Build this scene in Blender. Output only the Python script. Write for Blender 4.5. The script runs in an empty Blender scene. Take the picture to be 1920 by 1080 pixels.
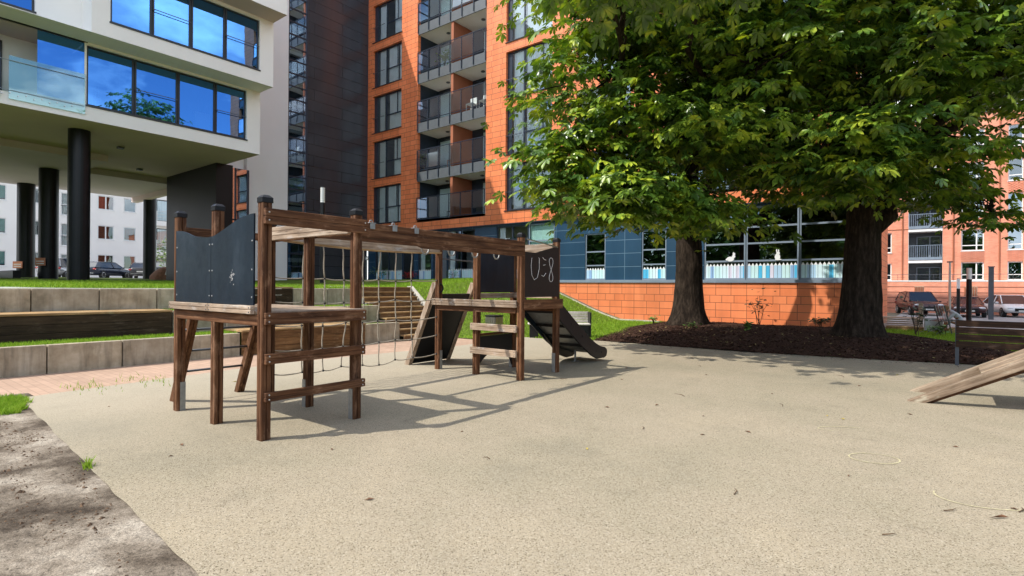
import bpy, bmesh, math, random
import numpy as np
from mathutils import Vector, Matrix, noise
R = math.radians
random.seed(7)
SC = bpy.context.scene
COL = SC.collection

# ------------------------------------------------------------------ camera
cam = bpy.data.cameras.new('camera')
cam.sensor_width = 36.0
cam.lens = 36.0 * 1024 / 1920
cam.shift_y = -2 / 1920
cam.clip_start = 0.05
cam.clip_end = 2000
camo = bpy.data.objects.new('camera', cam)
COL.objects.link(camo)
camo.location = (30.463, -23.027, 1.5)
camo.rotation_euler = (R(90), R(-0.43), R(38.0))
SC.camera = camo

# ------------------------------------------------------------------ light
SUN_AZ = math.atan2(-0.522, -0.852)      # measured from +Y towards +X
SUN_EL = R(52)
to_sun = Vector((math.sin(SUN_AZ) * math.cos(SUN_EL), math.cos(SUN_AZ) * math.cos(SUN_EL), math.sin(SUN_EL)))
sd = bpy.data.lights.new('sun', 'SUN')
sd.energy = 3.3
sd.angle = R(0.5)
sd.color = (1.0, 0.95, 0.86)
so = bpy.data.objects.new('sun', sd)
so.rotation_euler = (-to_sun).to_track_quat('-Z', 'Y').to_euler()
so.location = (0, -40, 60)
COL.objects.link(so)

W = bpy.data.worlds.new('World')
SC.world = W
W.use_nodes = True
wn, wl = W.node_tree.nodes, W.node_tree.links
bg = wn['Background']
sky = wn.new('ShaderNodeTexSky')
sky.sky_type = 'NISHITA'
sky.sun_disc = False
sky.sun_elevation = SUN_EL
sky.sun_rotation = SUN_AZ % (2 * math.pi)
sky.air_density = 1.0
sky.dust_density = 0.6
sky.ozone_density = 2.0
tc = wn.new('ShaderNodeTexCoord')
mp = wn.new('ShaderNodeMapping'); mp.inputs['Scale'].default_value = (1, 1, 2.4)
wl.new(tc.outputs['Generated'], mp.inputs['Vector'])
cn = wn.new('ShaderNodeTexNoise'); cn.inputs['Scale'].default_value = 2.3; cn.inputs['Detail'].default_value = 8; cn.inputs['Roughness'].default_value = 0.58
wl.new(mp.outputs['Vector'], cn.inputs['Vector'])
cr = wn.new('ShaderNodeValToRGB')
cr.color_ramp.elements[0].position = 0.46; cr.color_ramp.elements[1].position = 0.64
wl.new(cn.outputs['Fac'], cr.inputs['Fac'])
mx = wn.new('ShaderNodeMix'); mx.data_type = 'RGBA'
wl.new(cr.outputs['Color'], mx.inputs['Factor'])
wl.new(sky.outputs['Color'], mx.inputs[6])
mx.inputs[7].default_value = (12.5, 12.6, 12.8, 1)
wl.new(mx.outputs[2], bg.inputs['Color'])
bg.inputs['Strength'].default_value = 0.15

SC.view_settings.view_transform = 'Standard'
SC.view_settings.look = 'None'
SC.view_settings.exposure = 0.70
SC.view_settings.gamma = 1.0
SC.render.engine = 'CYCLES'
SC.cycles.max_bounces = 8
SC.cycles.transparent_max_bounces = 12

# ------------------------------------------------------------------ materials
MATS = {}
def newmat(name):
    m = bpy.data.materials.new(name); m.use_nodes = True
    MATS[name] = m
    n, l = m.node_tree.nodes, m.node_tree.links
    return m, n, l, n['Principled BSDF']

def coords(n, l, scale=(1, 1, 1), obj=False, rot=(0, 0, 0)):
    if obj:
        t = n.new('ShaderNodeTexCoord'); o = t.outputs['Object']
    else:
        t = n.new('ShaderNodeNewGeometry'); o = t.outputs['Position']
    m = n.new('ShaderNodeMapping')
    m.inputs['Scale'].default_value = scale
    m.inputs['Rotation'].default_value = rot
    l.new(o, m.inputs['Vector'])
    return m.outputs['Vector']

def noise_n(n, l, vec, scale, detail=5, rough=0.55):
    t = n.new('ShaderNodeTexNoise')
    t.inputs['Scale'].default_value = scale; t.inputs['Detail'].default_value = detail
    t.inputs['Roughness'].default_value = rough
    l.new(vec, t.inputs['Vector'])
    return t.outputs['Fac']

def ramp(n, l, fac, stops):
    r = n.new('ShaderNodeValToRGB')
    e = r.color_ramp.elements
    while len(e) > 1: e.remove(e[-1])
    e[0].position = stops[0][0]; e[0].color = (*stops[0][1], 1)
    for p, c in stops[1:]:
        x = e.new(p); x.color = (*c, 1)
    l.new(fac, r.inputs['Fac'])
    return r.outputs['Color']

def g(v): return (v, v, v)

def mixc(n, l, fac, a, b, mode='MIX'):
    m = n.new('ShaderNodeMix'); m.data_type = 'RGBA'; m.blend_type = mode
    for sock, v in ((m.inputs['Factor'], fac), (m.inputs[6], a), (m.inputs[7], b)):
        if isinstance(v, (int, float)): sock.default_value = v
        elif isinstance(v, tuple): sock.default_value = (*v, 1)
        else: l.new(v, sock)
    return m.outputs[2]

def bump(n, l, bsdf, h, strength=0.3, dist=0.01):
    b = n.new('ShaderNodeBump'); b.inputs['Strength'].default_value = strength
    b.inputs['Distance'].default_value = dist
    l.new(h, b.inputs['Height']); l.new(b.outputs['Normal'], bsdf.inputs['Normal'])

def simple(name, col, rough=0.6, metal=0.0, var=0.12, vs=3.0, bmp=0.0, bs=40, spec=None, obj=False):
    m, n, l, b = newmat(name)
    v = coords(n, l, obj=obj)
    f = noise_n(n, l, v, vs, 6)
    dark = tuple(c * (1 - var) for c in col); lite = tuple(min(1, c * (1 + var)) for c in col)
    l.new(ramp(n, l, f, [(0.3, dark), (0.7, lite)]), b.inputs['Base Color'])
    b.inputs['Roughness'].default_value = rough
    b.inputs['Metallic'].default_value = metal
    if spec is not None: b.inputs['Specular IOR Level'].default_value = spec
    if bmp: bump(n, l, b, noise_n(n, l, v, bs, 4), bmp, 0.01)
    return m

def wood(name, c_dark, c_mid, c_lite, axis='z', rough=0.75, grain=26, bmp=0.35, obj=False):
    m, n, l, b = newmat(name)
    sc = {'x': (0.06, 1, 1), 'y': (1, 0.06, 1), 'z': (1, 1, 0.06)}[axis]
    v = coords(n, l, sc, obj)
    f1 = noise_n(n, l, v, grain, 6, 0.62)
    v2 = coords(n, l, (1, 1, 1), obj)
    f2 = noise_n(n, l, v2, 2.2, 5, 0.6)
    c = ramp(n, l, f1, [(0.28, c_dark), (0.5, c_mid), (0.74, c_lite)])
    c2 = ramp(n, l, f2, [(0.3, g(0.62)), (0.7, g(1.12))])
    c = mixc(n, l, 1.0, c, c2, 'MULTIPLY')
    oi = n.new('ShaderNodeObjectInfo')
    c = mixc(n, l, 1.0, c, ramp(n, l, oi.outputs['Random'], [(0, (.80, .79, .78)), (.5, (1, 1, 1)), (1, (1.18, 1.16, 1.12))]), 'MULTIPLY')
    f4 = noise_n(n, l, coords(n, l, tuple(q * 1.0 if q == 1 else .35 for q in sc), obj), 9, 7, .7)
    wf = ramp(n, l, f4, [(.55, g(0)), (.72, g(.55))])
    c = mixc(n, l, wf, c, tuple(min(.6, q * 1.5 + .05) for q in c_lite))
    f5 = noise_n(n, l, coords(n, l, sc, obj), 60, 3, .6)
    c = mixc(n, l, 1.0, c, ramp(n, l, f5, [(.30, g(.45)), (.40, g(1.0))]), 'MULTIPLY')
    l.new(c, b.inputs['Base Color'])
    b.inputs['Roughness'].default_value = rough
    b.inputs['Specular IOR Level'].default_value = 0.25
    bump(n, l, b, f1, bmp, 0.006)
    return m

for ax in 'xyz':
    wood('wood_brown_' + ax, (.045, .017, .007), (.125, .052, .022), (.26, .135, .068), ax)
    wood('wood_pale_' + ax, (.17, .11, .07), (.38, .28, .20), (.56, .46, .36), ax)  # pale for sunlit rails, sunlight put into the colour; also weathered boards
wood('wood_front_shaded', (.022, .013, .007), (.055, .034, .018), (.09, .06, .035), 'y')  # darker copy of the bench front wood, deep shade put into its colour
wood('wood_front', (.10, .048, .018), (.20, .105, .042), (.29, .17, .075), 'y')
wood('wood_ramp', (.13, .085, .052), (.29, .21, .145), (.44, .35, .26), 'x', obj=True)
wood('wood_oak', (.20, .11, .045), (.40, .25, .115), (.56, .39, .2), 'y')
wood('wood_bench_shaded', (.018, .009, .005), (.04, .019, .009), (.075, .038, .018), 'x')  # tree shade over the slatted bench is put into this dark colour
wood('wood_grey', (.30, .22, .15), (.52, .42, .31), (.66, .56, .44), 'x')
wood('wood_slat_white', (.45, .40, .34), (.62, .58, .52), (.75, .72, .66), 'x')
wood('wood_riser', (.10, .055, .026), (.19, .11, .055), (.30, .19, .11), 'y')
simple('white_render', (.88, .86, .81), .85, var=.03, vs=.6, bmp=.08, bs=60)
simple('white_render_cool', (.80, .79, .78), .8, var=.03, vs=.5)
simple('render_far', (.90, .87, .82), .85, var=.04, vs=.4)
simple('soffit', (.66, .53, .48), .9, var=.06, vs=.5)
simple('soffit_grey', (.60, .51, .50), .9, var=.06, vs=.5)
simple('column_black', (.008, .009, .011), .36, var=.25, vs=2, spec=.3)
simple('core_black', (.009, .009, .010), .38, var=.2, vs=1, spec=.3)
simple('frame_navy', (.018, .028, .045), .35, var=.15)
simple('frame_grey_blue', (.20, .25, .31), .4, var=.1)
simple('frame_dark', (.02, .024, .03), .4, var=.15)
simple('frame_white', (.78, .78, .76), .5, var=.03)
simple('fascia_grey', (.085, .097, .108), .5, var=.1)
simple('plastic_black', (.008, .008, .010), .42, var=.2, spec=.3)
simple('steel', (.55, .55, .54), .3, 1.0, var=.1)
simple('steel_dark', (.10, .11, .125), .45, .6, var=.1)
simple('galv', (.33, .34, .34), .5, .7, var=.15, vs=20)
simple('lamp_white', (.75, .75, .73), .35, var=.05)
simple('curtain_white', (.90, .92, .92), .9, var=.04, vs=3)
simple('curtain_green', (.08, .30, .26), .9, var=.1, vs=3)
simple('curtain_red', (.35, .06, .04), .9, var=.1, vs=3)
simple('interior_dark', (.07, .075, .08), .9, var=.3, vs=.8)
simple('interior_grey', (.38, .38, .37), .9, var=.3, vs=.6)
simple('terracotta', (.34, .11, .05), .7, var=.08, vs=2)
simple('rope', (.36, .31, .24), .9, var=.2, vs=60)
simple('chalk', (.70, .68, .66), .95, var=.2, vs=60)
simple('chalk_yellow', (.47, .415, .25), .95, var=.2, vs=40)
simple('car_blue', (.012, .018, .035), .18, var=.05)
simple('car_dark_grey', (.035, .035, .04), .2, var=.05)
simple('car_maroon', (.055, .016, .016), .2, var=.05)
simple('car_silver', (.42, .43, .44), .25, .5, var=.05)
simple('car_white', (.75, .75, .75), .25, var=.03)
simple('car_black', (.012, .012, .014), .15, var=.05)
simple('tyre', (.02, .02, .02), .85)
simple('light_red', (.35, .015, .012), .25)
simple('light_clear', (.7, .72, .74), .15)
simple('plate', (.65, .65, .6), .5)
simple('boulder', (.23, .105, .06), .9, var=.35, vs=6, bmp=.5, bs=14)
simple('sign_white', (.72, .72, .70), .5)
simple('sign_orange', (.50, .19, .10), .6)
simple('skin', (.55, .31, .22), .6)
simple('hair', (.24, .12, .045), .8)
simple('shirt_grey', (.42, .43, .45), .9, var=.08, vs=12)
simple('trousers', (.30, .14, .07), .9)
simple('fabric_stripe', (.62, .35, .32), .9)
simple('concrete_kerb', (.52, .49, .42), .9, var=.15, vs=4)
simple('concrete_light', (.50, .51, .51), .9, var=.12, vs=3)
simple('twig_brown', (.11, .065, .035), .9, var=.4, vs=30)
simple('leaf_dry', (.14, .065, .03), .8, var=.5, vs=30)
simple('leaf_faded', (.26, .20, .07), .8, var=.4, vs=30)
simple('leaf_yellow', (.45, .36, .07), .8, var=.3, vs=30)
simple('flower_red', (.5, .02, .02), .8)
simple('plant_green', (.10, .20, .03), .7, var=.4, vs=9)
simple('plant_dark', (.03, .06, .02), .7, var=.4, vs=9)
simple('shrub_green', (.17, .28, .04), .7, var=.4, vs=5)
simple('stem_brown', (.07, .045, .03), .9, var=.3, vs=9)
simple('decal_white', (.78, .80, .80), .5, var=.02)

def glass(name, refl=0.45, tint=(.75, .82, .84), rcol=(.9, .95, 1.0), rough=0.0):
    m, n, l, b = newmat(name)
    n.remove(b)
    out = n['Material Output']
    tr = n.new('ShaderNodeBsdfTransparent'); tr.inputs['Color'].default_value = (*tint, 1)
    gl = n.new('ShaderNodeBsdfGlossy'); gl.inputs['Roughness'].default_value = rough
    gl.inputs['Color'].default_value = (*rcol, 1)
    # float glass is never perfectly flat
    v = coords(n, l)
    bp = n.new('ShaderNodeBump'); bp.inputs['Strength'].default_value = 0.12; bp.inputs['Distance'].default_value = 0.02
    l.new(noise_n(n, l, v, 0.9, 1), bp.inputs['Height']); l.new(bp.outputs['Normal'], gl.inputs['Normal'])
    fr = n.new('ShaderNodeFresnel'); fr.inputs['IOR'].default_value = 1.5
    mt = n.new('ShaderNodeMath'); mt.operation = 'MULTIPLY_ADD'
    l.new(fr.outputs[0], mt.inputs[0]); mt.inputs[1].default_value = 1.0; mt.inputs[2].default_value = refl
    mt.use_clamp = True
    ms = n.new('ShaderNodeMixShader')
    l.new(mt.outputs[0], ms.inputs[0]); l.new(tr.outputs[0], ms.inputs[1]); l.new(gl.outputs[0], ms.inputs[2])
    l.new(ms.outputs[0], out.inputs['Surface'])
    return m
glass('glass_blue', .62, (.5, .6, .62), (.13, .38, .86))
glass('glass_stair', .5, (.5, .6, .65), (.62, .74, .92))
glass('glass_clear', .10, (.78, .86, .86), (.9, .95, 1))
glass('glass_green', .16, (.62, .80, .76), (.8, .95, 1))
glass('glass_window', .13, (.95, 1, 1), (.8, .92, 1))
glass('glass_dark', .22, (.35, .42, .45), (.7, .85, 1))

def tiles(name, c1, c2, mortar, bw, rh, msize, offset=0.0, plane='xz', rough=.45, squash=1.0, sqf=2, streak=0.0, bmpv=.3, spec=.4):
    m, n, l, b = newmat(name)
    geo = n.new('ShaderNodeNewGeometry')
    sx = n.new('ShaderNodeSeparateXYZ'); l.new(geo.outputs['Position'], sx.inputs[0])
    cx = n.new('ShaderNodeCombineXYZ')
    l.new(sx.outputs['X' if plane == 'xz' else 'Y'], cx.inputs[0]); l.new(sx.outputs['Z'], cx.inputs[1])
    if plane == 'xy': l.new(sx.outputs['X'], cx.inputs[0]); l.new(sx.outputs['Y'], cx.inputs[1])
    t = n.new('ShaderNodeTexBrick')
    t.offset = offset; t.offset_frequency = 2; t.squash = squash; t.squash_frequency = sqf
    t.inputs['Scale'].default_value = 1
    t.inputs['Brick Width'].default_value = bw; t.inputs['Row Height'].default_value = rh
    t.inputs['Mortar Size'].default_value = msize; t.inputs['Mortar Smooth'].default_value = .1
    t.inputs['Color1'].default_value = (*c1, 1); t.inputs['Color2'].default_value = (*c2, 1)
    t.inputs['Mortar'].default_value = (*mortar, 1)
    l.new(cx.outputs[0], t.inputs['Vector'])
    v = coords(n, l)
    f = noise_n(n, l, v, .35, 5)
    c = mixc(n, l, 1.0, t.outputs['Color'], ramp(n, l, f, [(.3, g(.84)), (.7, g(1.1))]), 'MULTIPLY')
    f3 = noise_n(n, l, coords(n, l, (1, 1, .15)), 2.5, 5)
    c = mixc(n, l, 1.0, c, ramp(n, l, f3, [(.35, g(.93 - streak)), (.65, g(1.04))]), 'MULTIPLY')
    l.new(c, b.inputs['Base Color'])
    b.inputs['Roughness'].default_value = rough
    b.inputs['Specular IOR Level'].default_value = spec
    bp = n.new('ShaderNodeBump'); bp.inputs['Strength'].default_value = bmpv; bp.inputs['Distance'].default_value = .01
    bp.invert = True
    l.new(t.outputs['Fac'], bp.inputs['Height']); l.new(bp.outputs['Normal'], b.inputs['Normal'])
    return m
tiles('tile_orange', (.84, .25, .098), (.73, .20, .072), (.22, .07, .034), .78, .303, .011, .37, squash=.72, streak=.05)
tiles('tile_orange_base', (.88, .275, .11), (.77, .22, .082), (.24, .075, .036), .61, .305, .010, .0, squash=.8, sqf=3, streak=.04)
tiles('tile_dark', (.042, .044, .052), (.048, .047, .053), (.008, .008, .009), 4.0, .68, .014, .5, plane='yz', rough=.22, spec=.5, bmpv=.2)
tiles('brick_red', (.72, .26, .16), (.80, .33, .21), (.60, .31, .22), .26, .085, .010, .5, rough=.85, bmpv=.15, spec=.2)
tiles('brick_band', (.72, .26, .16), (.80, .33, .21), (.60, .31, .22), .26, .085, .010, .5, rough=.85, spec=.2)
tiles('paving_red', (.40, .275, .20), (.46, .315, .23), (.33, .235, .17), .22, .11, .006, .5, plane='xy', rough=.9, spec=.2)

# facade panels, navy blue
tiles('panel_navy', (.020, .058, .108), (.024, .066, .12), (.12, .2, .28), 1.9, .62, .012, .0, rough=.25, spec=.5)

def ground_rubber():
    m, n, l, b = newmat('rubber_beige')
    v = coords(n, l)
    vo = n.new('ShaderNodeTexVoronoi'); vo.inputs['Scale'].default_value = 165; l.new(v, vo.inputs['Vector'])
    sp = n.new('ShaderNodeSeparateColor'); l.new(vo.outputs['Color'], sp.inputs[0])
    c = ramp(n, l, sp.outputs[0], [(.0, (.07, .054, .034)), (.06, (.15, .122, .081)), (.14, (.272, .229, .160)), (.55, (.308, .261, .186)), (.86, (.342, .294, .216)), (1.0, (.42, .377, .296))])
    f = noise_n(n, l, v, 42, 5, .7)
    c = mixc(n, l, 1.0, c, ramp(n, l, f, [(.3, g(.86)), (.7, g(1.12))]), 'MULTIPLY')
    f2 = noise_n(n, l, v, .5, 8, .68)
    c = mixc(n, l, 1.0, c, ramp(n, l, f2, [(.3, (.78, .80, .79)), (.45, (.93, .935, .91)), (.56, (1.0, .99, .98)), (.7, (1.10, 1.08, 1.05))]), 'MULTIPLY')
    # scuffed darker patches with small extents
    f4 = noise_n(n, l, coords(n, l, (1, 1, 1)), 2.1, 7, .7)
    c = mixc(n, l, 1.0, c, ramp(n, l, f4, [(.28, g(.80)), (.42, g(.985)), (.8, g(1.03))]), 'MULTIPLY')
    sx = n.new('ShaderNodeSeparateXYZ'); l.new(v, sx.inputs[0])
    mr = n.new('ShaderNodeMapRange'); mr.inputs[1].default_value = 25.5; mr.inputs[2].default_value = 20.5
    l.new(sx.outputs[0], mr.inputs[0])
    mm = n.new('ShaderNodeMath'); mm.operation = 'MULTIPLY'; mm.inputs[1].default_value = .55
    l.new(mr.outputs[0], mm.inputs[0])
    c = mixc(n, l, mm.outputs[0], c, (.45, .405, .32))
    l.new(c, b.inputs['Base Color'])
    b.inputs['Roughness'].default_value = .9; b.inputs['Specular IOR Level'].default_value = .2
    mh = n.new('ShaderNodeMath'); mh.operation = 'ADD'; l.new(f, mh.inputs[0]); mh.inputs[1].default_value = 0
    bump(n, l, b, noise_n(n, l, v, 150, 3, .7), .55, .005)
ground_rubber()

def dirt():
    m, n, l, b = newmat('sandy_dirt')
    v = coords(n, l)
    f = noise_n(n, l, v, 1.6, 8, .65)
    c = ramp(n, l, f, [(.34, (.055, .042, .031)), (.43, (.12, .096, .073)), (.52, (.235, .197, .155)), (.64, (.38, .335, .275))])
    f2 = noise_n(n, l, coords(n, l, (1, 1, 1)), 38, 5, .7)
    c = mixc(n, l, 1.0, c, ramp(n, l, f2, [(.32, g(.40)), (.46, g(.96)), (.7, g(1.14))]), 'MULTIPLY')
    vo = n.new('ShaderNodeTexVoronoi'); vo.inputs['Scale'].default_value = 190; l.new(v, vo.inputs['Vector'])
    sp = n.new('ShaderNodeSeparateColor'); l.new(vo.outputs['Color'], sp.inputs[0])
    c = mixc(n, l, 1.0, c, ramp(n, l, sp.outputs[0], [(0, g(.45)), (.15, g(.82)), (.6, g(1.0)), (1, g(1.35))]), 'MULTIPLY')
    c = mixc(n, l, 1.0, c, (.98, .97, .95), 'MULTIPLY')
    l.new(c, b.inputs['Base Color']); b.inputs['Roughness'].default_value = .95
    b.inputs['Specular IOR Level'].default_value = .15
    bump(n, l, b, f2, .8, .012)
dirt()

def lawn():
    m, n, l, b = newmat('lawn_soil')
    v = coords(n, l)
    f = noise_n(n, l, v, 9, 6, .65)
    c = ramp(n, l, f, [(.3, (.08, .11, .02)), (.55, (.14, .21, .03)), (.75, (.23, .30, .05))])
    c = mixc(n, l, 1.0, c, ramp(n, l, noise_n(n, l, v, .6, 5), [(.3, g(.75)), (.7, g(1.15))]), 'MULTIPLY')
    l.new(c, b.inputs['Base Color']); b.inputs['Roughness'].default_value = .9
    b.inputs['Specular IOR Level'].default_value = .1
    bump(n, l, b, noise_n(n, l, v, 60, 4), 1.0, .03)
    m, n, l, b = newmat('grass_blade')
    v = coords(n, l)
    f = noise_n(n, l, v, 14, 4, .7)
    c = ramp(n, l, f, [(.3, (.11, .22, .012)), (.5, (.25, .42, .028)), (.72, (.46, .56, .09))])
    l.new(c, b.inputs['Base Color']); b.inputs['Roughness'].default_value = .6
    b.inputs['Specular IOR Level'].default_value = .2
    out = n['Material Output']
    tl = n.new('ShaderNodeBsdfTranslucent'); l.new(c, tl.inputs['Color'])
    ms = n.new('ShaderNodeMixShader'); ms.inputs[0].default_value = .35
    l.new(b.outputs[0], ms.inputs[1]); l.new(tl.outputs[0], ms.inputs[2]); l.new(ms.outputs[0], out.inputs['Surface'])
lawn()

def mulch():
    m, n, l, b = newmat('bark_mulch')
    v = coords(n, l)
    f = noise_n(n, l, v, 34, 6, .75)
    c = ramp(n, l, f, [(.3, (.02, .011, .008)), (.5, (.065, .033, .022)), (.72, (.16, .09, .06))])
    l.new(c, b.inputs['Base Color']); b.inputs['Roughness'].default_value = .95
    b.inputs['Specular IOR Level'].default_value = .1
    bump(n, l, b, f, 1.0, .04)
    m, n, l, b = newmat('bark_chip')
    v = coords(n, l)
    f = noise_n(n, l, v, 12, 4, .75)
    c = ramp(n, l, f, [(.3, (.018, .009, .007)), (.5, (.05, .025, .017)), (.72, (.15, .085, .055))])
    l.new(c, b.inputs['Base Color']); b.inputs['Roughness'].default_value = .9
    b.inputs['Specular IOR Level'].default_value = .15
mulch()

def concrete():
    m, n, l, b = newmat('concrete_block')
    v = coords(n, l)
    f = noise_n(n, l, v, 3.0, 8, .65)
    c = ramp(n, l, f, [(.3, (.30, .25, .175)), (.55, (.46, .40, .30)), (.75, (.56, .51, .41))])
    oi = n.new('ShaderNodeObjectInfo')
    c = mixc(n, l, 1.0, c, ramp(n, l, oi.outputs['Random'], [(0, g(.86)), (1, (1.1, 1.08, 1.04))]), 'MULTIPLY')
    c = mixc(n, l, ramp(n, l, noise_n(n, l, v, 1.4, 7, .7), [(.56, g(0)), (.7, g(.5))]), c, (.14, .13, .085))
    f2 = noise_n(n, l, coords(n, l, (1, 1, .12)), 9, 5, .6)
    c = mixc(n, l, 1.0, c, ramp(n, l, f2, [(.32, g(.68)), (.5, g(1.0)), (.7, g(1.08))]), 'MULTIPLY')
    l.new(c, b.inputs['Base Color']); b.inputs['Roughness'].default_value = .9
    b.inputs['Specular IOR Level'].default_value = .2
    bump(n, l, b, noise_n(n, l, v, 45, 4), .25, .01)
concrete()

def asphalt():
    m, n, l, b = newmat('paving_grey')
    v = coords(n, l)
    c = ramp(n, l, noise_n(n, l, v, 22, 5, .7), [(.3, (.27, .27, .265)), (.7, (.40, .40, .39))])
    c = mixc(n, l, 1.0, c, ramp(n, l, noise_n(n, l, v, .5, 6), [(.3, g(.78)), (.7, g(1.1))]), 'MULTIPLY')
    l.new(c, b.inputs['Base Color']); b.inputs['Roughness'].default_value = .9
    m, n, l, b = newmat('earth')
    l.new(ramp(n, l, noise_n(n, l, coords(n, l), .8, 6), [(.3, (.10, .11, .07)), (.7, (.2, .19, .14))]), b.inputs['Base Color'])
    b.inputs['Roughness'].default_value = .95
asphalt()

def bark():
    m, n, l, b = newmat('tree_bark')
    f = noise_n(n, l, coords(n, l, (1, 1, .25)), 11, 8, .7)
    c = ramp(n, l, f, [(.3, (.010, .008, .006)), (.5, (.032, .023, .017)), (.72, (.085, .063, .046))])  # bark tones lowered, shade of the crowns painted in
    l.new(c, b.inputs['Base Color']); b.inputs['Roughness'].default_value = .95
    b.inputs['Specular IOR Level'].default_value = .1
    bump(n, l, b, f, 1.0, .06)
bark()

def leafmat():
    m, n, l, b = newmat('chestnut_leaf')
    v = coords(n, l)
    f = noise_n(n, l, v, 1.6, 3, .6)
    c = ramp(n, l, f, [(.30, (.030, .078, .014)), (.44, (.075, .150, .021)), (.55, (.175, .275, .028)), (.66, (.46, .53, .05))])
    l.new(c, b.inputs['Base Color']); b.inputs['Roughness'].default_value = .33
    b.inputs['Specular IOR Level'].default_value = .6
    out = n['Material Output']
    tl = n.new('ShaderNodeBsdfTranslucent')
    c2 = mixc(n, l, 1.0, c, (1.45, 1.5, .4), 'MULTIPLY')
    l.new(c2, tl.inputs['Color'])
    ms = n.new('ShaderNodeMixShader'); ms.inputs[0].default_value = .20
    l.new(b.outputs[0], ms.inputs[1]); l.new(tl.outputs[0], ms.inputs[2]); l.new(ms.outputs[0], out.inputs['Surface'])
leafmat()

def hdpe():
    m, n, l, b = newmat('panel_hdpe')
    v = coords(n, l)
    f = noise_n(n, l, coords(n, l, (1, 1, .35)), 3.2, 7, .65)
    c = ramp(n, l, f, [(.3, (.006, .012, .021)), (.55, (.011, .021, .034)), (.70, (.025, .038, .055)), (.82, (.075, .09, .11))])
    l.new(c, b.inputs['Base Color'])
    l.new(ramp(n, l, noise_n(n, l, v, 7, 6, .7), [(.35, g(.32)), (.7, g(.5))]), b.inputs['Roughness']); b.inputs['Specular IOR Level'].default_value = .25
hdpe()

def pickets():
    m, n, l, b = newmat('picket_film')
    geo = n.new('ShaderNodeNewGeometry'); sx = n.new('ShaderNodeSeparateXYZ'); l.new(geo.outputs['Position'], sx.inputs[0])
    d = n.new('ShaderNodeMath'); d.operation = 'DIVIDE'; d.inputs[1].default_value = .145; l.new(sx.outputs[0], d.inputs[0])
    fl = n.new('ShaderNodeMath'); fl.operation = 'FLOOR'; l.new(d.outputs[0], fl.inputs[0])
    wn_ = n.new('ShaderNodeTexWhiteNoise'); wn_.noise_dimensions = '1D'; l.new(fl.outputs[0], wn_.inputs['W'])
    r = n.new('ShaderNodeValToRGB'); r.color_ramp.interpolation = 'CONSTANT'
    e = r.color_ramp.elements
    cols = [(.55, .78, .80), (.62, .80, .86), (.42, .62, .80), (.68, .80, .88), (.08, .45, .72), (.66, .64, .76), (.26, .42, .66), (.60, .78, .82)]
    e[0].position = 0; e[0].color = (*cols[0], 1); e[1].position = .2; e[1].color = (*cols[1], 1)
    for i, p in enumerate((.36, .5, .62, .72, .82, .92)):
        x = e.new(p); x.color = (*cols[i + 2], 1)
    l.new(wn_.outputs[0], r.inputs['Fac']); l.new(r.outputs[0], b.inputs['Base Color'])
    b.inputs['Roughness'].default_value = .4
pickets()

# ------------------------------------------------------------------ mesh helpers
def worg(o):
    v = Vector((0, 0, 0))
    while o is not None:
        v += o.location; o = o.parent
    return v

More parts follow.
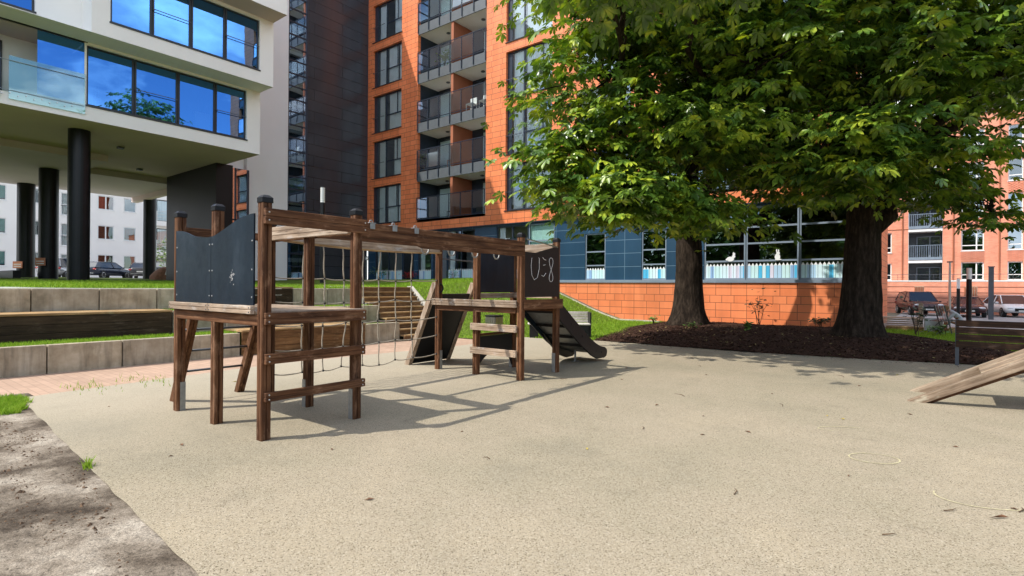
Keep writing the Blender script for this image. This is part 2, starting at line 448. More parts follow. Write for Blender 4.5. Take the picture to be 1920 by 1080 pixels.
class MB:
    def __init__(s): s.v = []; s.f = []; s.m = []; s.cm = 0
    def face(s, idx): s.f.append(idx); s.m.append(s.cm)
    def quad(s, a, b, c, d):
        i = len(s.v); s.v += [a, b, c, d]; s.face((i, i + 1, i + 2, i + 3)); return s
    def box(s, x0, x1, y0, y1, z0, z1):
        i = len(s.v)
        s.v += [(x0, y0, z0), (x1, y0, z0), (x1, y1, z0), (x0, y1, z0), (x0, y0, z1), (x1, y0, z1), (x1, y1, z1), (x0, y1, z1)]
        for f in ((0, 3, 2, 1), (4, 5, 6, 7), (0, 1, 5, 4), (1, 2, 6, 5), (2, 3, 7, 6), (3, 0, 4, 7)):
            s.face(tuple(i + k for k in f))
        return s
    def bar(s, p0, p1, w, h, up=(0, 0, 1)):
        p0 = Vector(p0); p1 = Vector(p1); d = (p1 - p0).normalized(); up = Vector(up)
        sd_ = d.cross(up)
        if sd_.length < 1e-4: sd_ = d.cross(Vector((1, 0, 0)))
        sd_.normalize(); u = sd_.cross(d).normalized()
        i = len(s.v)
        for p in (p0, p1):
            for a, b_ in ((-1, -1), (1, -1), (1, 1), (-1, 1)):
                s.v.append(tuple(p + sd_ * (a * w / 2) + u * (b_ * h / 2)))
        for f in ((0, 1, 2, 3), (7, 6, 5, 4), (0, 4, 5, 1), (1, 5, 6, 2), (2, 6, 7, 3), (3, 7, 4, 0)):
            s.face(tuple(i + k for k in f))
        return s
    def tube(s, pts, r, n=8, cap=True):
        pts = [Vector(p) for p in pts]
        rs = r if isinstance(r, (list, tuple)) else [r] * len(pts)
        i0 = len(s.v); prev = None
        for k, p in enumerate(pts):
            if k == 0: d = pts[1] - pts[0]
            elif k == len(pts) - 1: d = pts[-1] - pts[-2]
            else: d = (pts[k + 1] - pts[k - 1])
            d = d.normalized() if d.length > 1e-9 else Vector((0, 0, 1))
            if prev is None:
                a = d.orthogonal().normalized()
            else:
                a = (prev - d * prev.dot(d))
                a = a.normalized() if a.length > 1e-6 else d.orthogonal().normalized()
            prev = a; b_ = d.cross(a)
            for j in range(n):
                th = 2 * math.pi * j / n
                s.v.append(tuple(p + (a * math.cos(th) + b_ * math.sin(th)) * rs[k]))
        for k in range(len(pts) - 1):
            for j in range(n):
                a0 = i0 + k * n + j; a1 = i0 + k * n + (j + 1) % n
                s.face((a0, a1, a1 + n, a0 + n))
        if cap:
            s.face(tuple(i0 + j for j in reversed(range(n))))
            s.face(tuple(i0 + (len(pts) - 1) * n + j for j in range(n)))
        return s
    def prism(s, poly, axis, a0, a1):
        """poly: 2d points in the plane normal to axis ('x': (y,z), 'y': (x,z), 'z': (x,y))"""
        n = len(poly); i = len(s.v)
        for a in (a0, a1):
            for (u, w) in poly:
                s.v.append({'x': (a, u, w), 'y': (u, a, w), 'z': (u, w, a)}[axis])
        s.face(tuple(i + k for k in range(n))); s.face(tuple(i + n + k for k in reversed(range(n))))
        for k in range(n):
            k2 = (k + 1) % n
            s.face((i + k, i + n + k, i + n + k2, i + k2))
        return s
    def ring(s, c, R_, r, axis='x', n=18, m=6, a0=0, a1=2 * math.pi):
        pts = []
        for k in range(n + 1):
            th = a0 + (a1 - a0) * k / n
            d = {'x': (0, math.cos(th), math.sin(th)), 'y': (math.cos(th), 0, math.sin(th)), 'z': (math.cos(th), math.sin(th), 0)}[axis]
            pts.append((c[0] + d[0] * R_, c[1] + d[1] * R_, c[2] + d[2] * R_))
        return s.tube(pts, r, m)
    def ball(s, c, rx, ry, rz, nu=10, nv=7):
        i = len(s.v)
        for a in range(nv + 1):
            ph = math.pi * a / nv
            for b_ in range(nu):
                th = 2 * math.pi * b_ / nu
                s.v.append((c[0] + rx * math.sin(ph) * math.cos(th), c[1] + ry * math.sin(ph) * math.sin(th), c[2] + rz * math.cos(ph)))
        for a in range(nv):
            for b_ in range(nu):
                p = i + a * nu + b_; q = i + a * nu + (b_ + 1) % nu
                s.face((p, p + nu, q + nu, q))
        return s
    def build(s, name, mats, parent=None, local=False, smooth=False, bevel=0.0, origin=None, seg=1):
        me = bpy.data.meshes.new(name)
        org = Vector((0, 0, 0))
        if not local:
            if parent is not None: org = worg(parent)
            elif origin is not None: org = Vector(origin)
        vs = [(a - org.x, b - org.y, c - org.z) for a, b, c in s.v]
        me.from_pydata(vs, [], s.f)
        if not isinstance(mats, (list, tuple)): mats = [mats]
        for m in mats: me.materials.append(MATS[m])
        if len(mats) > 1: me.polygons.foreach_set('material_index', s.m)
        bm = bmesh.new(); bm.from_mesh(me)
        bmesh.ops.remove_doubles(bm, verts=bm.verts, dist=1e-5)
        bmesh.ops.recalc_face_normals(bm, faces=bm.faces)
        bm.to_mesh(me); bm.free()
        if smooth: me.polygons.foreach_set('use_smooth', [True] * len(me.polygons))
        o = bpy.data.objects.new(name, me); COL.objects.link(o)
        if parent is not None: o.parent = parent
        elif not local and origin is not None: o.location = origin
        if bevel:
            md = o.modifiers.new('bevel', 'BEVEL'); md.width = bevel; md.segments = seg; md.limit_method = 'ANGLE'; md.angle_limit = R(40)
        return o

def tag(o, label=None, cat=None, group=None, kind=None):
    if label: o['label'] = label
    if cat: o['category'] = cat
    if group: o['group'] = group
    if kind: o['kind'] = kind
    return o
def thing(name, label, cat, loc=(0, 0, 0), rz=0, group=None):
    o = bpy.data.objects.new(name, None); COL.objects.link(o)
    o.empty_display_size = .2
    o.location = loc; o.rotation_euler = (0, 0, rz)
    return tag(o, label, cat, group)
def copy_tree(o, parent=None):
    c = o.copy(); COL.objects.link(c); c.parent = parent
    for ch in list(o.children): copy_tree(ch, c)
    return c
def struct(name, mb, mats, **k):
    o = mb.build(name, mats, **k); o['kind'] = 'structure'; return o

def npmesh(name, V, F, mat, parent=None, smooth=False):
    """V (n,3), F (m,k) constant k"""
    me = bpy.data.meshes.new(name)
    nV, nF, k = len(V), len(F), F.shape[1]
    me.vertices.add(nV); me.vertices.foreach_set('co', V.astype(np.float32).ravel())
    me.loops.add(nF * k); me.loops.foreach_set('vertex_index', F.astype(np.int32).ravel())
    me.polygons.add(nF)
    me.polygons.foreach_set('loop_start', np.arange(0, nF * k, k, dtype=np.int32))
    me.polygons.foreach_set('loop_total', np.full(nF, k, dtype=np.int32))
    me.update(calc_edges=True)
    me.materials.append(MATS[mat])
    if smooth: me.polygons.foreach_set('use_smooth', [True] * nF)
    o = bpy.data.objects.new(name, me); COL.objects.link(o)
    if parent is not None: o.parent = parent
    return o

# a facade with openings. local frame: u along the wall, z up, d inwards; plane 't' faces -Y, plane 's' faces +X
def P(plane, c, u, z, d=0.0):
    return (u, c + d, z) if plane == 't' else (c - d, u, z)
def facade(mb, plane, c, u0, u1, z0, z1, openings, reveal=.2):
    us = sorted({u0, u1} | {x for o in openings for x in (o[0], o[1]) if u0 < x < u1})
    zs = sorted({z0, z1} | {x for o in openings for x in (o[2], o[3]) if z0 < x < z1})
    for a, b in zip(us[:-1], us[1:]):
        zz = None
        for c0, c1 in zip(zs[:-1], zs[1:]):
            um, zm = (a + b) / 2, (c0 + c1) / 2
            inside = any(o[0] < um < o[1] and o[2] < zm < o[3] for o in openings)
            if not inside:
                mb.quad(P(plane, c, a, c0), P(plane, c, b, c0), P(plane, c, b, c1), P(plane, c, a, c1))
    for o in openings:
        a, b, c0, c1 = max(o[0], u0), min(o[1], u1), max(o[2], z0), min(o[3], z1)
        for (p, q) in (((a, c0), (b, c0)), ((b, c0), (b, c1)), ((b, c1), (a, c1)), ((a, c1), (a, c0))):
            mb.quad(P(plane, c, *p), P(plane, c, *q), P(plane, c, *q, reveal), P(plane, c, *p, reveal))
    return mb

def wavy(mb, u0, u1, z0, z1, d, amp=.03, wl_=.14):
    n = max(4, int((u1 - u0) / wl_ * 4))
    prev = None
    for k in range(n + 1):
        u = u0 + (u1 - u0) * k / n
        y = d + amp * math.sin(k * math.pi / 2) + random.uniform(-.3, .3) * amp
        cur = ((u, y, z0), (u, y, z1))
        if prev: mb.quad(prev[0], cur[0], cur[1], prev[1])
        prev = cur

WC = {}
def window(parent, plane, c, u, z, w, h, bars_v=(), bars_h=(), fr=.06, frame='frame_dark', gl='glass_window',
           setback=.12, curtains=(), sill=None, rail=None, part_bars=(), room='interior_dark', depth=1.6, name='window', decal=None, cmat='curtain_white', blind=None):
    """local: u->x, inwards->+y, origin at the lower left corner of the opening on the wall plane"""
    key = (round(w, 2), round(h, 2), tuple(bars_v), tuple(bars_h), fr, frame, gl, setback, tuple(curtains), sill, rail, tuple(part_bars), room, depth, name, cmat, blind)
    if key in WC:
        f = copy_tree(WC[key], parent)
    else:
        m = MB(); t = .06
        y0, y1 = setback, setback + t
        m.box(0, fr, y0, y1, 0, h); m.box(w - fr, w, y0, y1, 0, h)
        m.box(fr, w - fr, y0, y1, 0, fr); m.box(fr, w - fr, y0, y1, h - fr, h)
        for b in bars_v: m.box(b - fr * .6, b + fr * .6, y0 + .003, y1 - .003, fr, h - fr)
        for b in bars_h: m.box(fr, w - fr, y0 + .006, y1 - .006, b - fr * .5, b + fr * .5)
        for (a0, a1, b0, b1) in part_bars: m.box(a0, a1, y0 + .008, y1 - .008, b0, b1)
        f = m.build(name + '_frame' if name != 'window' else 'window', frame, parent, local=True)
        p = MB(); p.quad((fr * .8, y0 + .03, fr * .8), (w - fr * .8, y0 + .03, fr * .8), (w - fr * .8, y0 + .03, h - fr * .8), (fr * .8, y0 + .03, h - fr * .8))
        p.build('pane', gl, f, local=True)
        if room:
            q = MB(); d0, d1 = y1 + .02, y1 + depth
            e = .0
            q.quad((e, d1, 0), (w - e, d1, 0), (w - e, d1, h), (e, d1, h))
            q.quad((e, d0, 0), (w, d0, 0), (w, d1, 0), (e, d1, 0)); q.quad((e, d0, h), (w, d0, h), (w, d1, h), (e, d1, h))
            q.quad((0, d0, 0), (0, d1, 0), (0, d1, h), (0, d0, h)); q.quad((w, d0, 0), (w, d1, 0), (w, d1, h), (w, d0, h))
            q.build('interior', room, f, local=True)
        if curtains:
            q = MB()
            for (a, b) in curtains: wavy(q, a, b, .05, h - .05, y1 + .09)
            q.build('curtain', cmat, f, local=True)
        if blind:
            q = MB(); q.box(fr, w - fr, y1 + .05, y1 + .08, h * (1 - blind[0]), h - fr)
            q.build('blind', blind[1], f, local=True)
        if sill:
            q = MB(); q.box(-.05, w + .05, -.05, setback, -.045, -.004); q.build('sill', sill, f, local=True)
        if rail is not None:
            q = MB(); q.box(.02, rail[0], -.012, .012, rail[1], rail[1] + .025)
            q.box(.02, .05, -.01, setback, rail[1] - .02, rail[1] + .0)
            q.build('rail', 'steel_dark', f, local=True)
        WC[key] = f
    off = worg(parent)
    x, y, zz = P(plane, c, u, z)
    f.location = (x - off.x, y - off.y, zz - off.z)
    f.rotation_euler = (0, 0, 0 if plane == 't' else R(90))
    return f

# ================================================================== GROUND
struct('ground', MB().quad((-300, -300, -.06), (400, -300, -.06), (400, 5.4, -.06), (-300, 5.4, -.06)).quad((-300, 5.4, -.06), (400, 5.4, -.06), (400, 13, -.36), (-300, 13, -.36)).quad((-300, 13, -.36), (400, 13, -.36), (400, 400, -.36), (-300, 400, -.36)), 'earth')

def zplat(x, y):
    z = min(1.87, 1.41 + max(0.0, 16.9 - x) * .0149)
    if y > -11:
        k = min(1, (y + 11) / 7.5); k = k * k * (3 - 2 * k)
        z += (max(z, 1.85) - z) * k
    return z
def lawn_h(x, y):
    z = zplat(x, y)
    if y > -11.8:
        k = min(1, max(0, (y + 10.7) / 10.7))
        s0 = 16.3 + (13.6 - 16.3) * k; s1 = 20.5 + (19.0 - 20.5) * k
        if y < -10.0: s1 -= 1.35 * min(1, (-10.0 - y) / 1.2)
        f = min(1, max(0, (x - s0) / (s1 - s0)))
        f = f * .72 + (3 * f * f - 2 * f ** 3) * .28
        z = zplat(s0 if x > s0 else x, y) * (1 - f)
    z += .02 * noise.noise(Vector((x * .6, y * .6, 0)))
    return z + .004
def grid_sheet(xs, ys, hf, keep, flat_name, mat, **k):
    mb = MB(); idx = {}
    for i, x in enumerate(xs):
        for j, y in enumerate(ys):
            idx[i, j] = len(mb.v); mb.v.append((x, y, hf(x, y)))
    for i in range(len(xs) - 1):
        for j in range(len(ys) - 1):
            if keep((xs[i] + xs[i + 1]) / 2, (ys[j] + ys[j + 1]) / 2):
                mb.face((idx[i, j], idx[i + 1, j], idx[i + 1, j + 1], idx[i, j + 1]))
    return mb
def frange(a, b, st_):
    n = max(1, int(round((b - a) / st_))); return [a + (b - a) * i / n for i in range(n + 1)]
def lawn_keep(x, y):
    if x < 16.8 and y < -13: return True
    if x < 16.3: return True
    if x < 20.4 and y > -11.38 + max(0, 18.9 - x) / 2.6 * .85: return True
    return y > -9.9 and x < 22.7
xs = frange(-14.4, 14, .5)[:-1] + frange(14, 16.3, .25)[:-1] + frange(16.3, 16.8, .25) + frange(17.05, 22.7, .25)
ys = frange(-45, -22, 1)[:-1] + frange(-22, -13, .3)[:-1] + frange(-13, -10.0, .1)[:-1] + frange(-10.0, 0, .25)
struct('lawn', grid_sheet(xs, ys, lawn_h, lawn_keep, 'lawn', 'lawn_soil'), 'lawn_soil', smooth=True)
struct('parking_lot', MB().box(-60, -14.2, -60, 8, 1.6, 1.925), 'paving_grey')
struct('upper_path', MB().quad((16.28, -13.0, 1.45), (16.28, -11.05, 1.45), (10.5, -11.05, 1.535), (9.5, -12.6, 1.55)), 'concrete_kerb')

# playground rubber surface
poly = [(21.0, -21.35), (20.75, -19.6), (20.5, -17.5), (20.9, -13.2), (20.7, -9.9), (22.7, -9.9), (22.76, -9.36), (26.9, -9.42), (31.2, -8.6), (60, -6.6), (60, -24.0), (27.5, -21.8), (25.46, -21.66)]
def dense(poly, step=.25, jit=.012):
    out = []
    for a, b in zip(poly, poly[1:] + poly[:1]):
        L = math.dist(a, b); n = max(1, int(L / step)) if L < 14 else 1
        for k in range(n):
            f = k / n
            jx = jit * (noise.noise(Vector((a[0] + (b[0] - a[0]) * f, a[1] + (b[1] - a[1]) * f, 3)) * 3)) * (1 if k else 0)
            out.append((a[0] + (b[0] - a[0]) * f + jx, a[1] + (b[1] - a[1]) * f + jx * 1.4))
    return out
pd = dense(poly, .1, .010)
mb = MB(); mb.v = [(x, y, 0.0) for x, y in pd]; mb.face(tuple(range(len(pd))))
struct('playground_surface', mb, 'rubber_beige')
mb = MB(); mb.quad((18.6, -45, -.012), (21.6, -45, -.012), (21.6, -9.0, -.012), (18.6, -9.0, -.012))
struct('brick_path', mb, 'paving_red')
# dirt
def dirt_h(x, y):
    v = Vector((x, y, 0))
    yb = -21.3 - (x - 21.0) * .077; e = min(1.0, max(0.0, (yb - y) / .4))
    z = -.006 - (.05 if y > yb + .1 else 0) + .014 * noise.noise(v * 1.3) * e + .012 * noise.fractal(v * 7, .8, 2.1, 4) * e
    q = noise.noise(Vector((x * 3.1, y * 8.0, 4)))
    if q > .34: z -= .03 * (q - .34) * e * 3
    return z
xs = frange(20.6, 31.5, .034); ys = frange(-25.2, -21.2, .034)
mb = grid_sheet(xs, ys, dirt_h, lambda x, y: True, '', '')
struct('sandy_ground', mb, 'sandy_dirt', smooth=True)
struct('dirt_ground', MB().quad((8, -60, -.035), (60, -60, -.035), (60, -21.9, -.035), (8, -21.9, -.035)), 'sandy_dirt')

# mulch bed
MP = [(22.75, -9.36), (24.8, -9.45), (26.9, -9.42), (29.2, -9.1), (31.2, -8.6), (32.6, -8.4), (32.4, -6.2), (31.2, -3.6), (29.8, -1.2), (28.4, .4), (20.9, -.25), (21.3, -4.5)]
def inside(poly, x, y):
    c = False; n = len(poly)
    for i in range(n):
        x1, y1 = poly[i]; x2, y2 = poly[(i + 1) % n]
        if (y1 > y) != (y2 > y) and x < (x2 - x1) * (y - y1) / (y2 - y1) + x1: c = not c
    return c
def edged(poly, x, y):
    d = 1e9; n = len(poly)
    for i in range(n):
        ax, ay = poly[i]; bx, by = poly[(i + 1) % n]
        t = max(0, min(1, ((x - ax) * (bx - ax) + (y - ay) * (by - ay)) / ((bx - ax) ** 2 + (by - ay) ** 2)))
        d = min(d, math.hypot(x - ax - t * (bx - ax), y - ay - t * (by - ay)))
    return d
def mulch_h(x, y):
    if not inside(MP, x, y): return -.02
    d = edged(MP, x, y)
    v = Vector((x, y, 0))
    return .012 + .25 * (1 - math.exp(-d / 1.6)) + (.05 * noise.noise(v * .8) + .035 * noise.noise(v * 5)) * min(1, d)
mb = grid_sheet(frange(20.7, 32.8, .12), frange(-9.5, .5, .12), mulch_h, lambda x, y: inside(MP, x, y), '', '')
struct('mulch_bed', mb, 'bark_mulch', smooth=True)
# chips scattered over the bed, nobody could count them
rng = np.random.default_rng(5)
def scatter_quads(pts, size, tilt=.5):
    n = len(pts)
    a = rng.uniform(0, 2 * np.pi, n); L = rng.uniform(.5, 1.3, n) * size; w = L * rng.uniform(.25, .5, n)
    u = np.stack([np.cos(a), np.sin(a), rng.uniform(-tilt, tilt, n)], 1) * L[:, None] / 2
    v = np.stack([-np.sin(a), np.cos(a), rng.uniform(-tilt, tilt, n)], 1) * w[:, None] / 2
    V = np.concatenate([(pts - u - v)[:, None], (pts + u - v)[:, None], (pts + u + v)[:, None], (pts - u + v)[:, None]], 1).reshape(-1, 3)
    F = np.arange(4 * n).reshape(n, 4)
    return V, F
pts = []
while len(pts) < 42000:
    x, y = rng.uniform(20.7, 32.7), -9.6 + 10 * rng.uniform(0, 1) ** 1.6
    if inside(MP, x, y): pts.append((x, y, mulch_h(x, y) + .012))
V, F = scatter_quads(np.array(pts), .048)
tag(npmesh('bark_chips', V, F, 'bark_chip'), 'loose brown bark chips covering the bed under the trees', 'bark chips', kind='stuff')
pts = []
while len(pts) < 700:
    x, y = rng.uniform(22.7, 32.3), rng.uniform(-9.7, -9.0) - rng.exponential(.12)
    if y < -9.25 and y > -10.6: pts.append((x, y + max(0, (x - 27)) * .16, .006))
V, F = scatter_quads(np.array(pts), .035, .2)
tag(npmesh('stray_chips', V, F, 'bark_chip'), 'bark crumbs strayed onto the beige rubber beside the bed', 'bark chips', kind='stuff')

# right hand lawn, timber edge, paving
mb = MB(); mb.quad((28.2, -9, -.008), (70, -9, -.008), (70, 2.2, -.008), (28.2, 2.2, -.008)); struct('side_lawn', mb, 'lawn_soil')
struct('car_park', MB().quad((28.2, 2.2, -.004), (120, 2.2, -.004), (120, 5.5, -.004), (28.2, 5.5, -.004)).quad((28.2, 5.5, -.004), (120, 5.5, -.004), (120, 13, -.30), (28.2, 13, -.30)).quad((28.2, 13, -.30), (120, 13, -.30), (120, 60, -.30), (28.2, 60, -.30)), 'paving_grey')

# grass blades
def blades(pts, h=.06, w=.008):
    n = len(pts)
    a = rng.uniform(0, 2 * np.pi, n); hh = h * rng.uniform(.5, 1.3, n)
    u = np.stack([np.cos(a), np.sin(a), np.zeros(n)], 1) * w
    ln = np.stack([rng.normal(0, .35, n), rng.normal(0, .35, n), np.ones(n)], 1) * hh[:, None]
    V = np.concatenate([(pts - u)[:, None], (pts + u)[:, None], (pts + ln)[:, None]], 1).reshape(-1, 3)
    return V, np.arange(3 * n).reshape(n, 3)
P1 = []
while len(P1) < 75000:
    x = rng.uniform(6, 22.7); y = rng.uniform(-21.8, 0)
    if y > -11.4:
        if x < 12: continue
    elif rng.uniform() < .35: continue
    if lawn_keep(x, y) and x < 22.7: P1.append((x, y, lawn_h(x, y)))
V, F = blades(np.array(P1), .075, .011)
tag(npmesh('grass_blades', V, F, 'grass_blade'), 'short bright green grass growing on the upper lawn and bank', 'grass', kind='stuff')
P1 = []
for _ in range(9000): P1.append((rng.uniform(17.95, 18.6), rng.uniform(-22.5, -14), .465))
for _ in range(5000): P1.append((rng.uniform(17.0, 17.7), rng.uniform(-18.3, -13.1), .93))
V, F = blades(np.array(P1), .045, .007)
tag(npmesh('terrace_grass', V, F, 'grass_blade'), 'thin strips of grass on the steps of the concrete terrace', 'grass', kind='stuff')
P1 = []
while len(P1) < 5200:
    x, y = rng.uniform(20.9, 22.15), rng.uniform(-21.95, -21.1)
    d = math.hypot((x - 21.35) / .75, (y + 21.75) / .42) + .25 * noise.noise(Vector((x * 6, y * 6, 0)))
    if d < 1: P1.append((x, y, -.01))
for cx_, cy_, r_, k in ((24.95, -21.63, .05, 60), (20.85, -20.6, .3, 60), (20.85, -19.8, .35, 60)):
    for _ in range(k): P1.append((cx_ + rng.normal(0, r_), cy_ + rng.normal(0, r_ * .5), -.005))
V, F = blades(np.array(P1), .075, .006)
tag(npmesh('grass_patch', V, F, 'grass_blade'), 'ragged patch and tufts of grass at the edge of the sandy soil', 'grass', kind='stuff')
P1 = []
for _ in range(16000):
    x, y = rng.uniform(28.6, 34), rng.uniform(-8.2, 2.1)
    if not inside(MP, x, y): P1.append((x, y, -.005))
V, F = blades(np.array(P1), .09, .01)
tag(npmesh('side_grass', V, F, 'grass_blade'), 'grass beyond the mulch bed towards the car park', 'grass', kind='stuff')
# soil crumbs
pts = []
for _ in range(9000):
    x, y = rng.uniform(21.3, 29.5), -21.62 - rng.exponential(.75)
    if y < -21.42 - (x - 21.0) * .066 and noise.noise(Vector((x * 1.6, y * 5, 1))) > .0: pts.append((x, y))
mb = MB()
for x, y in pts:
    r_ = .0012 + rng.exponential(.0026); z = dirt_h(x, y)
    a = rng.uniform(0, 3.14)
    ca, sa = math.cos(a), math.sin(a); L = r_ * rng.uniform(1, 2.2)
    i = len(mb.v)
    mb.v += [(x - ca * L, y - sa * L, z), (x + sa * r_, y - ca * r_, z), (x + ca * L, y + sa * L, z), (x - sa * r_, y + ca * r_, z), (x, y, z + r_ * 1.2)]
    for f in ((0, 1, 4), (1, 2, 4), (2, 3, 4), (3, 0, 4)): mb.face(tuple(i + k for k in f))
tag(mb.build('soil_crumbs', 'twig_brown'), 'dark crumbs of soil strewn over the sandy ground', 'soil', kind='stuff')

# ================================================================== TERRACE
def block_wall(x, z0, z1, ys_, label, thick=.14):
    t = thing('retaining_wall', label, 'retaining wall', (x, ys_[0], z0), group='concrete block walls of the terrace')
    for a, b in zip(ys_[:-1], ys_[1:]):
        MB().box(x - thick, x, a + .009, b - .009, z0, z1).build('block', 'concrete_block', t, bevel=.008)
    MB().box(x - thick - .1, x - thick - .004, ys_[0], ys_[-1], z0, z1 - .01).build('backing', 'earth', t)
    return t
block_wall(18.72, -.02, .47, [-28.1 + 1.07 * k for k in range(11)], 'lowest concrete block wall left of the timber bench, beside the brick path')
block_wall(18.72, -.02, .50, [-14.2, -13.02], 'single pale concrete block between the lower timber bench and the stairs')
block_wall(17.80, .45, .945, [-18.38, -17.3, -16.2, -15.15, -14.08, -13.0], 'middle concrete block wall, above the lower timber bench', )
block_wall(16.90, .92, 1.40, [-28 + 1.065 * k for k in range(4)] + [-23.68, -22.61, -21.55, -20.48, -19.41, -18.36, -17.3, -16.95], 'top concrete block wall along the lawn edge, above the long shaded bench')
block_wall(16.90, .92, 1.42, [-15.15, -14.1, -12.92], 'top concrete block wall right of the wooden box bench')
struct('terrace_fill', MB().box(17.66, 18.5, -30, -13.05, .1, .462).box(16.7, 17.6, -18.36, -13.05, .4, .925), 'lawn_soil')

def timber_bench(x, y0, y1, z0, z1, depth, label, fm='wood_oak'):
    t = thing('timber_bench', label, 'bench', (x, y0, z0), group='timber benches built into the terrace')
    h = (z1 - .045 - z0) / 3
    for k in range(3):
        MB().box(x - .06, x - .02, y0 + .01, y1 - .01, z0 + k * h, z0 + (k + 1) * h - .006).build('front_board', fm, t)
    MB().box(x - depth, x - .07, y1 - .05, y1 - .012, z0, z1 - .046).build('end_board', fm, t)
    n = max(2, int(depth / .145)); w = depth / n
    for k in range(n):
        MB().box(x - (k + 1) * w + .004, x - k * w, y0, y1, z1 - .042, z1).build('seat_board', 'wood_oak', t, bevel=.004)
    return t
timber_bench(17.86, -27.5, -18.40, .45, .965, .92, 'long timber bench running out of view on the left, its front in deep shade', 'wood_front_shaded')
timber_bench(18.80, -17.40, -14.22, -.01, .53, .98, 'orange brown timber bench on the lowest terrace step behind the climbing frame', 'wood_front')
timber_bench(16.96, -16.93, -15.17, .92, 1.455, .5, 'small timber box bench at the top of the terrace by the lawn', 'wood_front_shaded')

# stairs
t = thing('garden_stairs', 'brown timber stairs climbing the bank between lawn and terrace', 'stairs', (18.9, -12.5, 0))
for k in range(10):
    xr = 18.9 - .26 * k; zt = .147 * (k + 1)
    yr = -11.5 + (18.9 - xr) / 2.6 * .85
    s_ = MB().box(xr - .06, xr, -13.0, yr, zt - .147, zt - .035).build('step', 'wood_riser', t)
    MB().box(xr - .3, xr + .02, -13.0, yr, zt - .034, zt).build('tread', 'wood_oak', s_)
mb = MB(); mb.prism([(19.1, -.02), (16.2, -.02), (16.2, 1.5), (16.4, 1.5), (19.1, .12)], 'y', -11.45, -11.3)
o = mb.build('side_wall', 'concrete_kerb', t)
for v in o.data.vertices:
    v.co.y += (18.9 - (v.co.x + 18.9)) / 2.6 * .85

# ================================================================== WHITE BUILDING (left)
wb = thing('white_building', 'white apartment block with stepped cantilevered storeys on round black columns', 'building', (0, -10, 1.95))
def boxwin(plane, c, u0, z0, u1, z1, cuts, **k):
    """window band split in bays"""
    edges = [u0] + list(cuts) + [u1]
    for a, b in zip(edges[:-1], edges[1:]):
        window(wb, plane, c, a, z0, b - a, z1 - z0, **k)
xB, xM, xT = 4.37, 5.58, 6.78
yE = -9.66
# lower storey box
mb = MB()
facade(mb, 's', xB, -30, yE, 7.85, 10.87, [(-29, -16.6, 8.3, 10.85), (-16.53, -10.3, 8.45, 10.78)], .25)
mb.quad((xB, yE, 7.85), (xB, yE, 10.87), (-14, yE, 10.87), (-14, yE, 7.85))
mb.quad((xB, -30, 10.87), (xM + .0, -30, 10.87), (xM, yE, 10.87), (xB, yE, 10.87))
# mid box
facade(mb, 's', xM, -16.69, yE, 10.87, 13.91, [(-16.11, -10.31, 11.48, 13.78)], .22)
facade(mb, 's', xB - .01, -30, -16.69, 10.87, 13.91, [(-23, -18.07, 11.43, 13.78)], .2)
mb.quad((xB - .01, -16.69, 10.87), (xM, -16.69, 10.87), (xM, -16.69, 13.91), (xB - .01, -16.69, 13.91))
mb.quad((xM, yE, 10.87), (xM, yE, 13.91), (-3, yE, 13.91), (-3, yE, 10.87))
# top box and what is above
facade(mb, 's', xT, -16.69, yE, 13.915, 16.95, [(-16.1, -10.3, 14.5, 16.8)], .2)
facade(mb, 's', xB - .01, -30, -16.69, 13.91, 22, [(-28, -18, 14.5, 16.8)], .2)
mb.quad((xB - .01, -16.69, 13.92), (xT, -16.69, 13.92), (xT, -16.69, 16.95), (xB - .01, -16.69, 16.95))
mb.quad((xT, yE, 13.92), (xT, yE, 16.95), (-3, yE, 16.95), (-3, yE, 13.92))
mb.box(-12, xB + .6, -30, yE, 16.951, 22)
mb.build('wall', 'white_render', wb)
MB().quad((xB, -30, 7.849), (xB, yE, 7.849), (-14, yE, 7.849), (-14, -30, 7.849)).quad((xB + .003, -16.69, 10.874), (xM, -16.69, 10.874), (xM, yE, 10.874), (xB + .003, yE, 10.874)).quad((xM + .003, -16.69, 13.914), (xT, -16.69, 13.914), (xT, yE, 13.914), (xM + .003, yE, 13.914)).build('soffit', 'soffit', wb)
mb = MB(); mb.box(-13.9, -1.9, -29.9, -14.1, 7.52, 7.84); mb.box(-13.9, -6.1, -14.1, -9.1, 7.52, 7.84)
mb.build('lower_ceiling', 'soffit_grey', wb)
mb = MB(); mb.box(-14, -13.9, -30, yE, 7.9, 13); mb.build('rear_wall', 'white_render', wb)
# windows of the boxes
for (a, b, cv) in ((-16.53, -14.9, 0), (-14.9, -13.26, 1), (-13.26, -11.7, 0), (-11.7, -10.3, 1)):
    window(wb, 's', xB, a + .01, 8.45, b - a - .02, 2.33, fr=.07, gl='glass_blue', setback=.12, room='interior_grey', rail=(b - a - .05, 1.05) if cv else None, sill=None)
for (a, b, cv) in ((-16.11, -14.68, 0), (-14.68, -13.23, 1), (-13.23, -11.83, 0), (-11.83, -10.31, 1)):
    window(wb, 's', xM, a + .01, 11.48, b - a - .02, 2.3, fr=.07, gl='glass_blue', setback=.10, room='interior_grey', curtains=((b - a - .45, b - a - .1),) if cv and a < -14 else (), rail=(b - a - .05, 1.05) if cv else None)
window(wb, 's', xB - .01, -22.98, 11.43, 4.9, 2.35, bars_v=(1.6, 3.3), gl='glass_blue')
for a, b in ((-16.1, -13.2), (-13.2, -10.3)):
    window(wb, 's', xT, a + .01, 14.5, b - a - .02, 2.3, bars_v=(1.4,), gl='glass_blue')
window(wb, 's', xB - .01, -27.98, 14.5, 9.9, 2.3, bars_v=(2, 4, 6, 8), gl='glass_blue')
MB().box(xB - .05, xB + .035, -16.56, -10.27, 8.385, 8.447).build('window_sill', 'frame_dark', wb)
